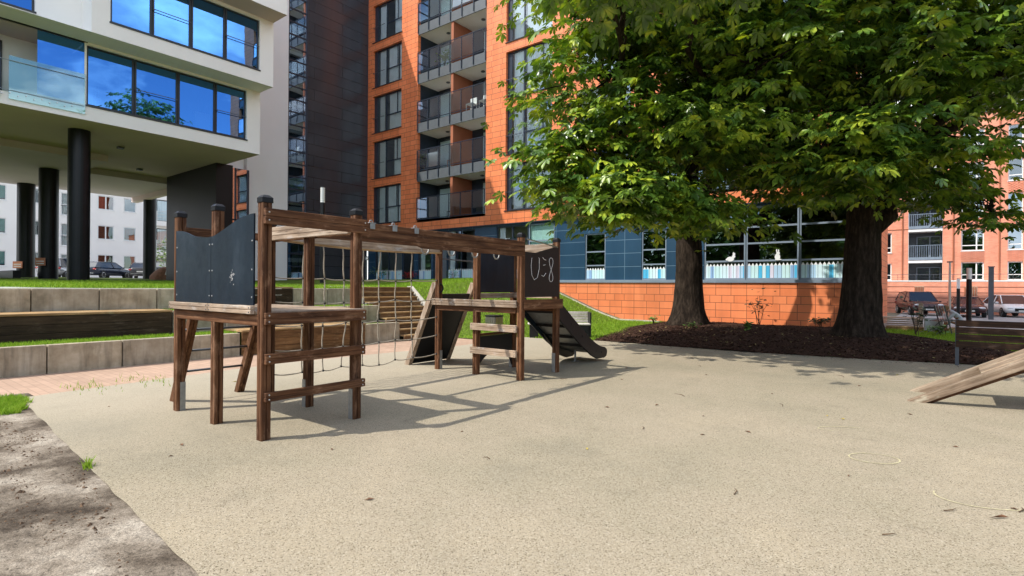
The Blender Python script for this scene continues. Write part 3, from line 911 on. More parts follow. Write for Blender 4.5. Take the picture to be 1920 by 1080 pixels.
MB().box(xM - .05, xM + .035, -16.14, -10.28, 11.415, 11.477).build('window_sill', 'frame_dark', wb)
MB().box(xB - .05, xB + .035, -23.0, -18.04, 11.365, 11.427).build('window_sill', 'frame_dark', wb)
# recessed balcony at the left: back wall, glazing, glass guard
bal = MB().quad((xB - 1.7, -30, 8.3), (xB - 1.7, -16.5, 8.3), (xB - 1.7, -16.5, 10.85), (xB - 1.7, -30, 10.85)).quad((xB - 1.7, -16.56, 8.3), (xB - .25, -16.56, 8.3), (xB - .25, -16.56, 10.85), (xB - 1.7, -16.56, 10.85)).build('balcony_wall', 'white_render', wb)
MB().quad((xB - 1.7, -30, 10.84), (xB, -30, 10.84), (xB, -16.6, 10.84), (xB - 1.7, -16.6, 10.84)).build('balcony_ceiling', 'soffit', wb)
MB().quad((xB - 1.7, -30, 8.31), (xB - .2, -30, 8.31), (xB - .2, -16.6, 8.31), (xB - 1.7, -16.6, 8.31)).build('balcony_floor', 'concrete_kerb', wb)
window(wb, 's', xB - 1.69, -21.6, 8.35, 2.9, 2.25, bars_v=(1.45,), gl='glass_blue', setback=-.06, room=None)
MB().box(xB - .1, xB + .012, -29, -16.5, 10.84, 10.91).build('balcony_track', 'frame_dark', wb)
gd = MB()
for a in (-29, -27, -25, -23, -21, -18.78): 
    gd.box(xB + .03, xB + .05, a, a + (1.98 if a < -20 else 2.2), 8.06, 9.6)
gd.build('balcony_glass', 'glass_green', wb)
MB().tube([(xB + .075, -29, 9.42), (xB + .075, -16.6, 9.42)], .014, 6).build('handrail', 'steel', wb)
MB().tube([(xB + .075, -29, 8.36), (xB + .075, -16.6, 8.36)], .011, 6).build('handrail', 'steel', wb)
bt = MB()
for k in range(14): bt.tube([(xB - .01, -19.6 + .22 * k - .3 + .05, 8.2 + (k % 2) * .07), (xB + .085, -19.6 + .22 * k - .3 + .05, 8.2 + (k % 2) * .07)], .022, 6)
bt.build('glass_fixing', 'steel', wb)
MB().box(xB - .015, xB - .005, -18.0, -16.6, 8.45, 10.8).build('side_glass', 'glass_blue', wb)
# furniture glimpsed behind the panes
for (x, y, z, c) in ((4.0, -16.1, 8.46, 'wood_oak'),):
    m = MB()
    for dy in (0, .42):
        for dx in (0, .38): m.bar((x - dx, y + dy, z), (x - dx - .0, y + dy, z + (.9 if dy == 0 else .45)), .04, .04)
    m.box(x - .42, x + .03, y - .03, y + .45, z + .43, z + .47); m.box(x - .42, x + .03, y - .03, y, z + .7, z + .85)
    tag(m.build('chair', c, origin=(x, y, z)), 'yellowish wooden chair behind the lower left window of the white building', 'chair')
m = MB(); m.box(3.95, 4.1, -12.5, -11.85, 8.47, 9.3)
tag(m.build('white_board', 'decal_white', origin=(4.0, -12.2, 8.47), bevel=.01), 'white board standing inside the lower window band of the white building', 'board')
for x, y in ((.6, -14.3), (-.4, -18.6), (-4.2, -12.0)): MB().box(x - .12, x + .12, y - .12, y + .12, 7.75, 7.845).build('soffit_lamp', 'fascia_grey', wb)
# columns and the dark core
cols_ = [(2.37, -16.26, .38), (-6.5, -15.4, .42), (-13.1, -15.1, .43), (-11.8, -8.95, .38), (-13, -21.5, .42), (2.4, -22.8, .38)]
for x, y, r_ in cols_:
    MB().tube([(x, y, 1.4), (x, y, 7.849 if x > -1 else 7.53)], r_, 28).build('column', 'column_black', wb, smooth=False)
MB().box(-5.6, .84, -10.15, -9.3, 1.4, 7.845).build('core_wall', 'core_black', wb)
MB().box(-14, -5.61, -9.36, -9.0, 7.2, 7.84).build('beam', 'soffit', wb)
MB().box(-5.6, .3, -9.29, -8.2, 1.5, 7.845).build('lobby_glass', 'glass_stair', wb)
MB().box(-5.5, .2, -9.2, -8.3, 1.9, 7.8).build('lobby_interior', 'interior_dark', wb)
MB().box(.28, .34, -8.95, -8.87, 1.9, 7.84).box(.28, .34, -9.29, -8.2, 5.0, 5.08).box(.28, .34, -8.28, -8.18, 1.9, 7.84).build('lobby_frame', 'frame_navy', wb)
# tower and glazed stair
mb = MB(); mb.box(-6, .0, -8.15, -5.72, 1.5, 26); mb.build('tower', 'white_render_cool', wb)
mb.v
MB().box(-8, -.35, -9.6, -4.2, 7.9, 22).build('rear_body', 'white_render', wb)
st_ = MB().box(-.10, .0, -4.56, -4.44, 1.5, 26).box(-.10, -.0, -5.71, -5.66, 1.9, 26)
z = 2.6
lv = []
while z < 26:
    st_.box(-.09, -.01, -5.655, -4.57, z, z + .07); lv.append(z); z += .76 if (len(lv) % 2) else .78
st_.build('stair_frame', 'frame_navy', wb)
MB().quad((-.05, -5.7, 1.9), (-.05, -4.5, 1.9), (-.05, -4.5, 26), (-.05, -5.7, 26)).build('stair_glass', 'glass_stair', wb)
MB().box(-3, -.3, -5.69, -4.5, 1.5, 26).build('stair_interior', 'interior_dark', wb)
sl = MB()
for k in range(15): sl.box(-.28, -.12, -5.68, -4.58, 2.9 + 1.55 * k, 3.14 + 1.55 * k)
sl.build('stair_landing', 'white_render', wb)
MB().box(-3, -.02, -4.44, .0, 1.5, 26).build('dark_panel_wall', 'tile_dark', wb)
MB().box(-.02, .03, -4.44, 0, 1.88, 2.05).build('plinth', 'frame_dark', wb)

# ================================================================== ORANGE BUILDING
ob = thing('orange_building', 'orange tiled apartment block with recessed balconies above a navy ground floor', 'building', (14, 0, 0))
TOP = 26.5
ops = []
rows = [5.62 + 3.03 * k for k in range(7)]
for r_ in rows:
    ops += [(.52, 3.42, r_, r_ + 2.46), (11.95, 14.95, r_, r_ + 2.5), (16.4, 19.3, r_, r_ + 2.46)]
for r_ in rows: ops += [(4.94, 10.54, r_ - .04, r_ + 2.48)]
for r_ in rows: ops += [(20.9, 26.6, r_ - .04, r_ + 2.48)]
mb = MB()
# bay openings run the full height: the slabs and fascias are separate parts
ops2 = [o for o in ops if o[1] - o[0] < 4] + [(4.94, 10.54, 5.58, 26.3), (20.9, 26.6, 5.58, 26.3)]
facade(mb, 't', 0.0, 0.0, 28.2, 4.93, TOP, ops2, .22)
mb.quad((28.2, 0, 1.8), (28.2, 14, 1.8), (28.2, 14, TOP), (28.2, 0, TOP)); mb.quad((0, 0, TOP), (28.2, 0, TOP), (28.2, 14, TOP), (0, 14, TOP))
mb.quad((0, .3, 4.925), (28.2, .3, 4.925), (28.2, 0, 4.93), (0, 0, 4.93))
mb.build('tiled_wall', 'tile_orange', ob)
MB().box(-.02, .01, -.03, .0, 1.9, TOP).build('corner_trim', 'frame_navy', ob)
MB().box(0.05, 28.2, -.03, .0, 4.88, 4.93).build('lintel_strip', 'frame_navy', ob)
for i, r_ in enumerate(rows):
    window(ob, 't', 0, .52, r_, 2.9, 2.46, fr=.07, frame='frame_navy', gl='glass_window', setback=.16, bars_v=(1.22,), part_bars=((.07, .34, .07, 2.39), (1.22, 2.83, 1.02, 1.09), (2.28, 2.33, 1.09, 2.39)),
           curtains=((.42, 1.1), (1.32, 2.25), (2.38, 2.8)) if i % 3 == 0 else (((.42, 1.1), (1.9, 2.8)) if i % 3 == 1 else ((.42, .95), (1.4, 2.8))), sill='frame_dark', rail=(1.2, .98), room='interior_grey')
    window(ob, 't', 0, 11.95, r_, 3.0, 2.5, fr=.07, frame='frame_navy', gl='glass_window', setback=.16, bars_v=(1.12,), part_bars=((.07, .3, .07, 2.43), (1.12, 2.93, 1.05, 1.12), (2.3, 2.35, 1.12, 2.43)),
           curtains=((.35, 1.03), (1.22, 2.9)), sill='frame_dark', rail=(1.1, .98), room='interior_grey')
    window(ob, 't', 0, 16.4, r_, 2.9, 2.46, fr=.07, frame='frame_navy', gl='glass_window', setback=.16, bars_v=(1.22,), part_bars=((1.22, 2.83, 1.02, 1.09),),
           curtains=((.42, 1.05), (1.6, 2.8)), sill='frame_dark', rail=(1.2, .98), room='interior_grey')
# balcony bays
BD = 1.75
for (b0, b1, pm) in ((4.94, 10.54, 7.85), (20.9, 26.6, 23.8)):
    MB().quad((b0, BD, 5.5), (b1, BD, 5.5), (b1, BD, 26), (b0, BD, 26)).build('balcony_back_wall', 'frame_navy', ob)
    MB().quad((b0 - .0, .22, 5.5), (b0, BD, 5.5), (b0, BD, 26), (b0, .22, 26)).quad((b1, .22, 5.5), (b1, BD, 5.5), (b1, BD, 26), (b1, .22, 26)).build('balcony_side_wall', 'frame_navy', ob)
    MB().box(b0 + .002, b1 - .002, .0, BD, 5.45, 5.58).build('balcony_floor', 'concrete_kerb', ob)
    for i in range(7):
        z0 = 5.62 + 3.03 * i
        MB().box(pm - .1, pm + .1, .05, BD - .01, z0 - .03, z0 + 2.36).build('partition', 'terracotta', ob)
        if i < 6:
            zb = z0 + 2.38
            sb = MB().box(b0 + .003, b1 - .003, .06, BD - .002, zb, zb + .5).build('balcony_slab', 'white_render', ob)
            MB().ball((b0 + (pm - b0) * .58, .95, zb - .03), .13, .13, .05).ball((pm + (b1 - pm) * .6, .95, zb - .03), .13, .13, .05).build('ceiling_lamp', 'fascia_grey', sb)
            MB().box(b0 + .003, b1 - .003, .0, .058, zb - .03, zb + .55).build('fascia', 'fascia_grey', ob)
        zf = z0 - .08 if i == 0 else z0 - .1
        zr = 6.93 if i == 0 else z0 + 1.2
        rl = MB(); rl.box(b0 + .01, b1 - .01, -.05, -.02, zr, zr + .045); rl.box(b0 + .01, b1 - .01, -.05, -.02, z0 - .02, z0 + .02)
        npost = 6
        for k in range(npost + 1):
            x = b0 + .04 + (b1 - b0 - .08) * k / npost
            rl.box(x - .022, x + .022, -.058, -.018, (z0 - .6 if i else z0 - .02), zr)
        rl.build('railing', 'frame_navy', ob)
        gp = MB()
        for k in range(npost):
            xa = b0 + .07 + (b1 - b0 - .08) * k / npost; xb = b0 + .01 + (b1 - b0 - .08) * (k + 1) / npost
            gp.quad((xa, -.03, z0 + .08), (xb, -.03, z0 + .08), (xb, -.03, zr - .03), (xa, -.03, zr - .03))
        gp.build('balcony_glass', 'glass_clear' if i < 4 else 'glass_green', ob)
        for (wa, ww) in ((b0 + .15, pm - b0 - .4), (pm + .9, b1 - pm - 1.0)):
            window(ob, 't', BD, wa, z0, ww, 2.25, fr=.06, frame='frame_navy', gl='glass_clear', setback=-.07, room=None, bars_v=(ww * .45,), name='balcony_door')
            cu = MB(); wavy(cu, wa + .1, wa + ww * (.9 if i % 2 == 0 else .45), z0 + .05, z0 + 2.1, BD - .016, .008)
            cu.build('curtain', 'curtain_white', ob)
# ground floor in navy panels and glass
bands = [(.75, 3.5, 'g'), (3.5, 4.6, 'd'), (4.95, 6.15, 'g'), (6.3, 7.5, 'd'), (7.5, 9.7, 'g'), (9.7, 11.3, 'p'), (11.3, 13.45, 'g'), (13.45, 15.1, 'g2'), (16.89, 18.0, 'n'), (19.83, 21.0, 'n'), (22.65, 24.32, 'w'), (24.32, 26.26, 'w'), (26.26, 28.1, 'w')]
ZB = 1.86
ops = []
for a, b, k in bands:
    if k in 'gdnw' or k == 'g2': ops.append((a, b, ZB if k != 'd' else ZB, 4.8 if k != 'n' else 4.1))
mb = MB(); facade(mb, 't', .10, 0, 28.2, ZB, 4.93, ops, .2); mb.build('navy_panel_wall', 'panel_navy', ob)
MB().box(0, 28.25, -.04, .099, 1.74, ZB).build('sill_ledge', 'frame_grey_blue', ob)
def picket(parent, a, b, h=.56):
    m = MB(); n = int(round((b - a) / .145)); w = (b - a) / n; y = .155
    for k in range(n):
        x0 = a + k * w + .006; x1 = x0 + w - .012
        zt = ZB + .07 + h
        m.quad((x0, y, ZB + .07), (x1, y, ZB + .07), (x1, y, zt - .11), (x0, y, zt - .11))
    m.build('picket_film', 'picket_film', parent)
    m = MB()
    for k in range(n):
        x0 = a + k * w + .006; x1 = x0 + w - .012; zt = ZB + .07 + h
        i = len(m.v); m.v += [(x0, y, zt - .109), (x1, y, zt - .109), ((x0 + x1) / 2, y, zt)]; m.face((i, i + 1, i + 2))
    m.build('picket_tip', 'decal_white', parent)
for a, b, k in bands:
    if k == 'p': continue
    w = b - a
    if k == 'n':
        window(ob, 't', .10, a, ZB, w, 2.24, frame='frame_grey_blue', fr=.06, gl='glass_dark', setback=.04, bars_h=(.70, 1.36), name='low_window', room='interior_dark')
        picket(ob, a + .06, b - .06, .52)
    elif k == 'w':
        window(ob, 't', .10, a, ZB, w, 2.94, frame='frame_grey_blue', fr=.07, gl='glass_dark', setback=.04, bars_h=(.76, 1.46, 2.12), name='low_window', room='interior_dark', depth=2.5)
        picket(ob, a + .06, b - .06, .60)
    elif k == 'd':
        window(ob, 't', .10, a, ZB, w, 2.94, frame='frame_navy', fr=.09, gl='glass_dark', setback=.04, bars_h=(2.2,), name='low_window', room='interior_dark')
    elif k == 'g2':
        window(ob, 't', .10, a, ZB, w, 2.94, frame='frame_grey_blue', fr=.07, gl='glass_green', setback=.04, bars_h=(2.05,), name='low_window', room='interior_grey', blind=(.5, 'curtain_white'))
    else:
        window(ob, 't', .10, a, ZB, w, 2.94, frame='frame_navy', fr=.07, gl='glass_window', setback=.04, bars_v=(w * .5,) if w > 2 else (), bars_h=(2.2,), name='low_window', room='interior_grey', curtains=((.1, .5),))
        picket(ob, a + .06, b - .06, .62)
# animals stuck on the big panes
def silhouette(ells, name, x, y, z):
    m = MB()
    for k, (cx_, cz_, rx, rz_) in enumerate(ells):
        n = 14; i = len(m.v); yy = y - .002 * k
        m.v += [(x + cx_ + rx * math.cos(2 * math.pi * j / n), yy, z + cz_ + rz_ * math.sin(2 * math.pi * j / n)) for j in range(n)]
        m.face(tuple(i + j for j in range(n)))
    m.build(name, 'decal_white', ob)
silhouette([(0, .10, .15, .10), (.13, .2, .07, .06), (.12, .3, .025, .08), (.17, .29, .022, .07), (-.14, .08, .04, .04)], 'rabbit_sticker', 23.72, .13, 2.61)
silhouette([(0, .12, .1, .13), (.02, .27, .065, .06), (-.03, .36, .022, .07), (.04, .37, .022, .07), (.03, .02, .12, .03)], 'rabbit_sticker', 25.5, .13, 2.63)
MB().quad((26.95, .35, 2.7), (28.0, .35, 2.7), (28.0, .35, 3.3), (26.95, .35, 3.3)).build('notice', 'leaf_yellow', ob)
# orange base wall
MB().box(0, 28.2, .02, .5, -.1, 1.739).box(28.0, 28.2, .5, 14, -.45, 1.8).build('base_wall', 'tile_orange_base', ob)
# kerb at the foot of the base wall
kb = MB()
pts = [(13.2, lawn_h(13.2, -.2)), (14.5, lawn_h(14.5, -.2)), (15.6, lawn_h(15.6, -.2)), (16.5, lawn_h(16.5, -.2)), (17.5, lawn_h(17.5, -.2)), (18.2, lawn_h(18.2, -.2)), (18.9, .03), (20.9, .02)]
for (x0, z0), (x1, z1) in zip(pts[:-1], pts[1:]):
    i = len(kb.v)
    for x, z in ((x0, z0), (x1, z1)):
        kb.v += [(x, -.42, z - .1), (x, -.42, z + .05), (x, -.30, z + .05), (x, -.30, z - .1)]
    for j in range(4):
        k2 = (j + 1) % 4; kb.face((i + j, i + 4 + j, i + 4 + k2, i + k2))
kb.build('kerb', 'concrete_kerb', ob)
gv = MB()
for (x0, z0), (x1, z1) in zip(pts[:-1], pts[1:]):
    gv.quad((x0, -.3, z0 + .03), (x1, -.3, z1 + .03), (x1, .02, z1 + .03), (x0, .02, z0 + .03))
gv.build('gravel_strip', 'fascia_grey', ob)

# ================================================================== CLIMBING FRAME
cf = thing('climbing_frame', 'brown timber climbing frame of two platforms joined by a beam, rope net and slide', 'climbing frame', (24.3, -18.0, 0))
def grooved(w=.098, gr=.006):
    h = w / 2; c = .008
    pts = []
    for (dx, dy) in ((0, -1), (1, 0), (0, 1), (-1, 0)):
        tx, ty = -dy, dx
        for a, d in ((-h + c, h), (-gr, h), (0, h - .016), (gr, h), (h - c, h)):
            pts.append((dx * d + tx * a, dy * d + ty * a))
    return pts
def post(x, y, z1=2.31, boot=None, mat='wood_brown_z'):
    m = MB(); m.prism([(x + a, y + b) for a, b in grooved()], 'z', 0, z1)
    p = m.build('post', mat, cf)
    k = MB(); h = .056
    k.box(x - h, x + h, y - h, y + h, z1 - .015, z1 + .035)
    i = len(k.v); h2 = .03
    k.v += [(x - h, y - h, z1 + .035), (x + h, y - h, z1 + .035), (x + h, y + h, z1 + .035), (x - h, y + h, z1 + .035), (x - h2, y - h2, z1 + .062), (x + h2, y - h2, z1 + .062), (x + h2, y + h2, z1 + .062), (x - h2, y + h2, z1 + .062)]
    for f in ((4, 5, 6, 7), (0, 1, 5, 4), (1, 2, 6, 5), (2, 3, 7, 6), (3, 0, 4, 7)): k.face(tuple(i + q for q in f))
    k.build('post_cap', 'plastic_black', p, bevel=.006, seg=2)
    if boot:
        q = MB()
        if boot == 'f': q.box(x + .048, x + .053, y - .01, y + .05, -.01, .34)
        if boot == 'l': q.box(x - .05, x + .02, y - .053, y - .048, -.01, .34)
        q.build('post_foot', 'galv', p)
    return p
YA, YB = -20.33, -19.24
for x, y, b in ((25.31, YA, None), (24.31, YA, None), (23.33, YA, 'f'), (25.26, YB, 'l'), (24.31, YB, 'l'), (23.38, YB, 'l')): post(x, y, 2.31, b)
YC, YD = -16.02, -14.93
for x, y, b in ((23.3, YC, 'f'), (24.22, YC, None), (25.17, YC, None), (25.13, YD, 'l'), (24.17, YD, 'l'), (23.28, YD, None)): post(x, y, 2.31 if x > 23.5 else 2.27, b)

def plank_y(name, x0, x1, y0, y1, z0, z1, n, mat='wood_brown_y', parent=cf, screws=0):
    """board running along Y made of n glued strips"""
    m = MB(); h = (z1 - z0) / n
    for k in range(n): m.box(x0, x1, y0, y1, z0 + k * h + .002, z0 + (k + 1) * h - .002)
    m.box(x0 + .006, x1 - .006, y0 + .004, y1 - .004, z0 + .005, z1 - .005)
    o = m.build(name, mat, parent, bevel=.004)
    if screws:
        q = MB()
        for yy in (y0 + .035, y1 - .035):
            for k in range(n): q.ball((x1 + .001, yy, z0 + (k + .5) * h), .005, .009, .009, 8, 5)
        q.build('screw', 'steel', o)
    return o
def plank_x(name, x0, x1, y0, y1, z0, z1, n, mat='wood_pale_x', parent=cf, screws=0):
    m = MB(); h = (z1 - z0) / n
    for k in range(n): m.box(x0, x1, y0, y1, z0 + k * h + .002, z0 + (k + 1) * h - .002)
    m.box(x0 + .004, x1 - .004, y0 + .006, y1 - .006, z0 + .005, z1 - .005)
    o = m.build(name, mat, parent, bevel=.004)
    if screws:
        q = MB()
        for xx in (x0 + .03, x1 - .03):
            for k in range(n): q.ball((xx, y0 - .001, z0 + (k + .5) * h), .008, .004, .008, 8, 5)
        q.build('screw', 'steel_dark', o)
    return o
# near platform
xf = 25.362
for z0, z1 in ((.735, .84), (.375, .465)): plank_y('rung', xf, xf + .045, YA - .03, YB + .03, z0, z1, 2, screws=1)
plank_y('platform_rim', xf, xf + .045, YA - .035, YB + .04, 1.115, 1.235, 2, screws=1)
plank_y('top_beam', xf, xf + .05, YA - .045, YB + .045, 2.085, 2.24, 2, screws=1)
for a, b in ((23.285, 24.305), (24.315, 25.24)): plank_x('platform_rim', a, b, YA - .105, YA - .06, 1.215, 1.30, 2, screws=1)
plank_x('joist', 23.36, 25.28, YA - .052, YA - .01, 1.10, 1.21, 1, 'wood_brown_x')
plank_x('joist', 23.36, 25.28, YB + .0, YB + .04, 1.10, 1.21, 1, 'wood_brown_x')
for k in range(14):
    x0 = 23.40 + k * .139
    MB().box(x0, x0 + .133, YA - .045, YB + .048, 1.211, 1.246).build('deck_board', 'wood_pale_y', cf, bevel=.004)
plank_y('joist', 23.25, 23.29, YA - .03, YB + .03, 1.10, 1.235, 1)
plank_x('cross_beam', 23.36, 25.24, YB - .10, YB - .052, 2.085, 2.255, 3, screws=1)
plank_x('cross_beam', 23.36, 25.24, YB + .052, YB + .095, 2.085, 2.20, 2, 'wood_brown_x')
# wave topped side panel in two sheets
def wave_panel(pts, zb, y0, y1, name='side_panel'):
    poly = [(pts[0][0], zb)] + pts + [(pts[-1][0], zb)]
    return MB().prism(poly[::-1], 'y', y0, y1)
def spl(ctrl, n=26):
    xs_ = [c[0] for c in ctrl]; zs_ = [c[1] for c in ctrl]; out = []
    for k in range(n + 1):
        x = xs_[0] + (xs_[-1] - xs_[0]) * k / n
        j = 0
        while j < len(xs_) - 2 and x > xs_[j + 1]: j += 1
        t = (x - xs_[j]) / (xs_[j + 1] - xs_[j])
        def m(i):
            if i == 0: return (zs_[1] - zs_[0]) / (xs_[1] - xs_[0]) * .3
            if i == len(xs_) - 1: return (zs_[-1] - zs_[-2]) / (xs_[-1] - xs_[-2]) * .2
            return (zs_[i + 1] - zs_[i - 1]) / (xs_[i + 1] - xs_[i - 1])
        h = xs_[j + 1] - xs_[j]
        z = (2 * t**3 - 3 * t**2 + 1) * zs_[j] + (t**3 - 2 * t**2 + t) * h * m(j) + (-2 * t**3 + 3 * t**2) * zs_[j + 1] + (t**3 - t**2) * h * m(j + 1)
        out.append((x, z))
    return out
for ct in ([(23.40, 2.125), (23.60, 2.11), (23.95, 2.03), (24.2, 2.01), (24.31, 2.015)], [(24.316, 2.015), (24.6, 2.075), (24.93, 2.165), (25.12, 2.19), (25.235, 2.195)]):
    p = wave_panel(spl(ct), 1.302, YA - .072, YA - .056).build('side_panel', 'panel_hdpe', cf)
    q = MB()
    for xx in (ct[0][0] + .03, ct[-1][0] - .03):
        for zz in (1.38, 1.65, 1.93): q.ball((xx, YA - .073, zz), .009, .005, .009, 8, 5)
    q.build('screw', 'steel', p)
# worn white sticker mark
q = MB(); random.seed(3)
for k in range(34):
    x = 24.79 + random.gauss(0, .022); z = 1.575 + random.gauss(0, .03); r_ = random.uniform(.002, .007)
    i = len(q.v); n = 5
    q.v += [(x + r_ * random.uniform(.6, 1.2) * math.cos(j * 2 * math.pi / n), YA - .0735, z + r_ * random.uniform(.6, 1.6) * math.sin(j * 2 * math.pi / n)) for j in range(n)]
    q.face(tuple(i + j for j in range(n)))
q.build('scratch_mark', 'chalk', cf)
# ladder on the far side
for y in (-20.17, -19.30):
    MB().bar((22.70, y, -.02), (23.31, y, 1.24), .045, .10, (1, 0, .5)).bar((22.70, y + .05 * (1 if y < -20 else -1), -.02), (23.31, y + .05 * (1 if y < -20 else -1), 1.24), .045, .10, (1, 0, .5)).build('ladder_rail', 'wood_brown_z' if y < -20 else 'wood_brown_z', cf, bevel=.006)
for z in (.39, .665, .94):
    x = 22.70 + .61 * z / 1.26
    MB().tube([(x, -20.2, z), (x, -19.28, z)], .015, 8).build('ladder_rung', 'steel_dark', cf, smooth=True)
# long front beam with a stepped lower edge
for (z0, z1, ya) in ((2.145, 2.225, 0), (2.055, 2.143, 0), (1.985, 2.053, 1)):
    m = MB()
    y0 = YB - .02 if ya == 0 else -18.35
    if ya == 0: m.box(25.225, 25.275, YB + .047, YC - .05, z0, z1)
    else: m.prism([(-18.45, z1), (YC - .05, z1), (YC - .05, z0), (-18.22, z0)], 'x', 25.225, 25.275)
    m.build('long_beam', 'wood_brown_y', cf, bevel=.005)
# rear beam, its lower edge bellied
poly = [(YB + .05, 2.25), (YC - .05, 2.25)]
lo = [(-16.07 - 3.12 * k / 16, 2.095 - .05 * math.sin(math.pi * k / 16) ** .8 + .02 * (k / 16)) for k in range(17)]
MB().prism(poly + lo, 'x', 23.30, 23.375).build('rear_beam', 'wood_pale_y', cf, bevel=.004)
lo2 = [(a, b) for a, b in lo]
MB().tube([(23.41, a, b + .008) for a, b in lo2], .016, 6).build('beam_edging', 'wood_oak', cf)
plank_y('rear_beam', 23.28, 23.33, YA + .05, YB - .05, 2.09, 2.19, 2)
plank_y('rear_beam', 24.26, 24.31, YB + .06, YC - .05, 2.10, 2.20, 2)
# clips and rings
for y in (-19.03, -18.70, -18.35):
    MB().box(25.21, 25.29, y - .045, y + .045, 2.227, 2.234).box(25.278, 25.284, y - .035, y + .035, 2.16, 2.234).ring((25.25, y, 2.243), .022, .006, 'x').build('beam_clip', 'galv', cf, bevel=.002)
for k, y in enumerate((-18.10, -17.63, -17.11, -16.64)):
    a = .02 * math.sin(k * 2.1)
    r_ = MB().ring((25.17, y + a, 1.985), .062, .011, 'x', 26, 8).build('hand_ring', 'galv', cf, smooth=True)
    MB().tube([(25.17, y + a, 2.045), (25.17, y, 2.20)], .006, 6).build('ring_chain', 'steel_dark', r_)
MB().tube([(23.36, YC + .05, 2.0), (23.36, YD - .05, 1.98)], .012, 8).build('cross_bar', 'steel_dark', cf)
MB().tube([(25.2, -15.9, 2.28), (25.2, -15.0, 2.20)], .012, 8).build('cross_bar', 'steel', cf)
# rope net
random.seed(11)
NY = [-18.93, -18.76, -18.42, -18.09, -17.75, -17.41, -17.07, -16.72]
NY = [-18.76, -18.42, -18.09, -17.75, -17.41, -17.07, -16.72]
NZ = [1.585, 1.255, .925, .595, .26]
nx = 23.37
P_ = {}
for i, y in enumerate(NY):
    for j, z in enumerate(NZ):
        P_[i, j] = (nx + random.uniform(-.03, .03), y + random.uniform(-.025, .025), z + random.uniform(-.02, .02) - (.02 * math.sin(i * 1.9) if j == 4 else 0))
def sagrope(m, a, b, sag, r_=.0085, n=6):
    pts = []
    for k in range(n + 1):
        f = k / n
        pts.append((a[0] + (b[0] - a[0]) * f + .008 * math.sin(f * 7), a[1] + (b[1] - a[1]) * f, a[2] + (b[2] - a[2]) * f - sag * 4 * f * (1 - f)))
    m.tube(pts, r_, 6)
net = MB().box(nx - .001, nx + .001, NY[0] - .001, NY[0] + .001, 1.0, 1.01).build('rope_net', 'rope', cf)
for i in range(len(NY)):
    m = MB(); sagrope(m, (nx, NY[i] + random.uniform(-.02, .02), 2.07), P_[i, 0], 0, .0105)
    for j in range(4): sagrope(m, P_[i, j], P_[i, j + 1], 0, .0095)
    m.build('rope', 'rope', net, smooth=True)
for j in range(5):
    m = MB()
    L = (23.38, YB + .05, NZ[j] + (.02 if j < 4 else .03)); Rr = (23.30, YC - .05, NZ[j] + .02)
    seq = [L] + [P_[i, j] for i in range(len(NY))] + [Rr]
    for a, b in zip(seq[:-1], seq[1:]): sagrope(m, a, b, .012 if j < 4 else .02)
    m.build('rope', 'rope', net, smooth=True)
m = MB()
for p in P_.values(): m.ball(p, .019, .019, .017, 8, 6)
for j in range(5): m.ball((23.38, YB + .05, NZ[j] + .02), .02, .02, .02, 8, 6).ball((23.30, YC - .05, NZ[j] + .02), .02, .02, .02, 8, 6)
m.build('rope_knot', 'plastic_black', net, smooth=True)
# far platform
for a, b in ((23.22, 24.185), (24.195, 25.145)): plank_x('platform_rim', a, b, YC - .105, YC - .06, 1.165, 1.285, 3, screws=1)
for z0, z1 in ((.765, .885), (.365, .48)): plank_x('rung', 24.16, 25.145, YC - .1, YC - .055, z0, z1, 2, screws=1)
for k in range(14):
    x0 = 23.25 + k * .1375
    MB().box(x0, x0 + .132, YC - .045, YD + .048, 1.186, 1.22).build('deck_board', 'wood_pale_y', cf, bevel=.004)
plank_y('platform_rim', 25.20, 25.245, YC + .0, YD + .05, 1.13, 1.30, 1, 'wood_brown_y')
plank_x('joist', 23.3, 25.1, YC - .05, YC - .01, 1.07, 1.18, 1, 'wood_brown_x'); plank_x('joist', 23.3, 25.1, YD - .02, YD + .03, 1.07, 1.18, 1, 'wood_brown_x')
plank_x('cross_beam', 24.2, 25.10, YD - .085, YD - .05, 2.08, 2.27, 3)
plank_x('low_rail', 24.21, 25.1, YD - .09, YD - .06, 1.30, 1.40, 2)
# black panel with chalk scribble
pl = MB().prism([(YC + .045, 1.335), (YD - .03, 1.335), (YD - .03, 2.20)] + [(YD - .03 - 1.03 * k / 12, 2.21 - .14 * min(1, (k / 12) * 1.5) ** 1.2) for k in range(1, 13)], 'x', 25.185, 25.2).build('play_panel', 'core_black', cf)
def scribble(m, pts, r_=.0042): m.tube([(25.203, y, z) for y, z in pts], r_, 5)
m = MB()
scribble(m, [(-15.77, 1.98), (-15.79, 1.85), (-15.77, 1.70), (-15.70, 1.62), (-15.61, 1.66), (-15.56, 1.80), (-15.56, 1.98), (-15.58, 1.99)])
scribble(m, [(-15.46, 2.0), (-15.42, 1.97), (-15.36, 1.96)]); scribble(m, [(-15.44, 1.87), (-15.38, 1.88)]); scribble(m, [(-15.49, 1.70), (-15.43, 1.68), (-15.36, 1.74)])
e8 = []
for k in range(33):
    th = 2 * math.pi * k / 32
    e8.append((-15.205 + .058 * math.sin(2 * th) * 1.0, 1.80 + .205 * math.cos(th)))
scribble(m, e8)
m.build('chalk_scribble', 'chalk', pl)
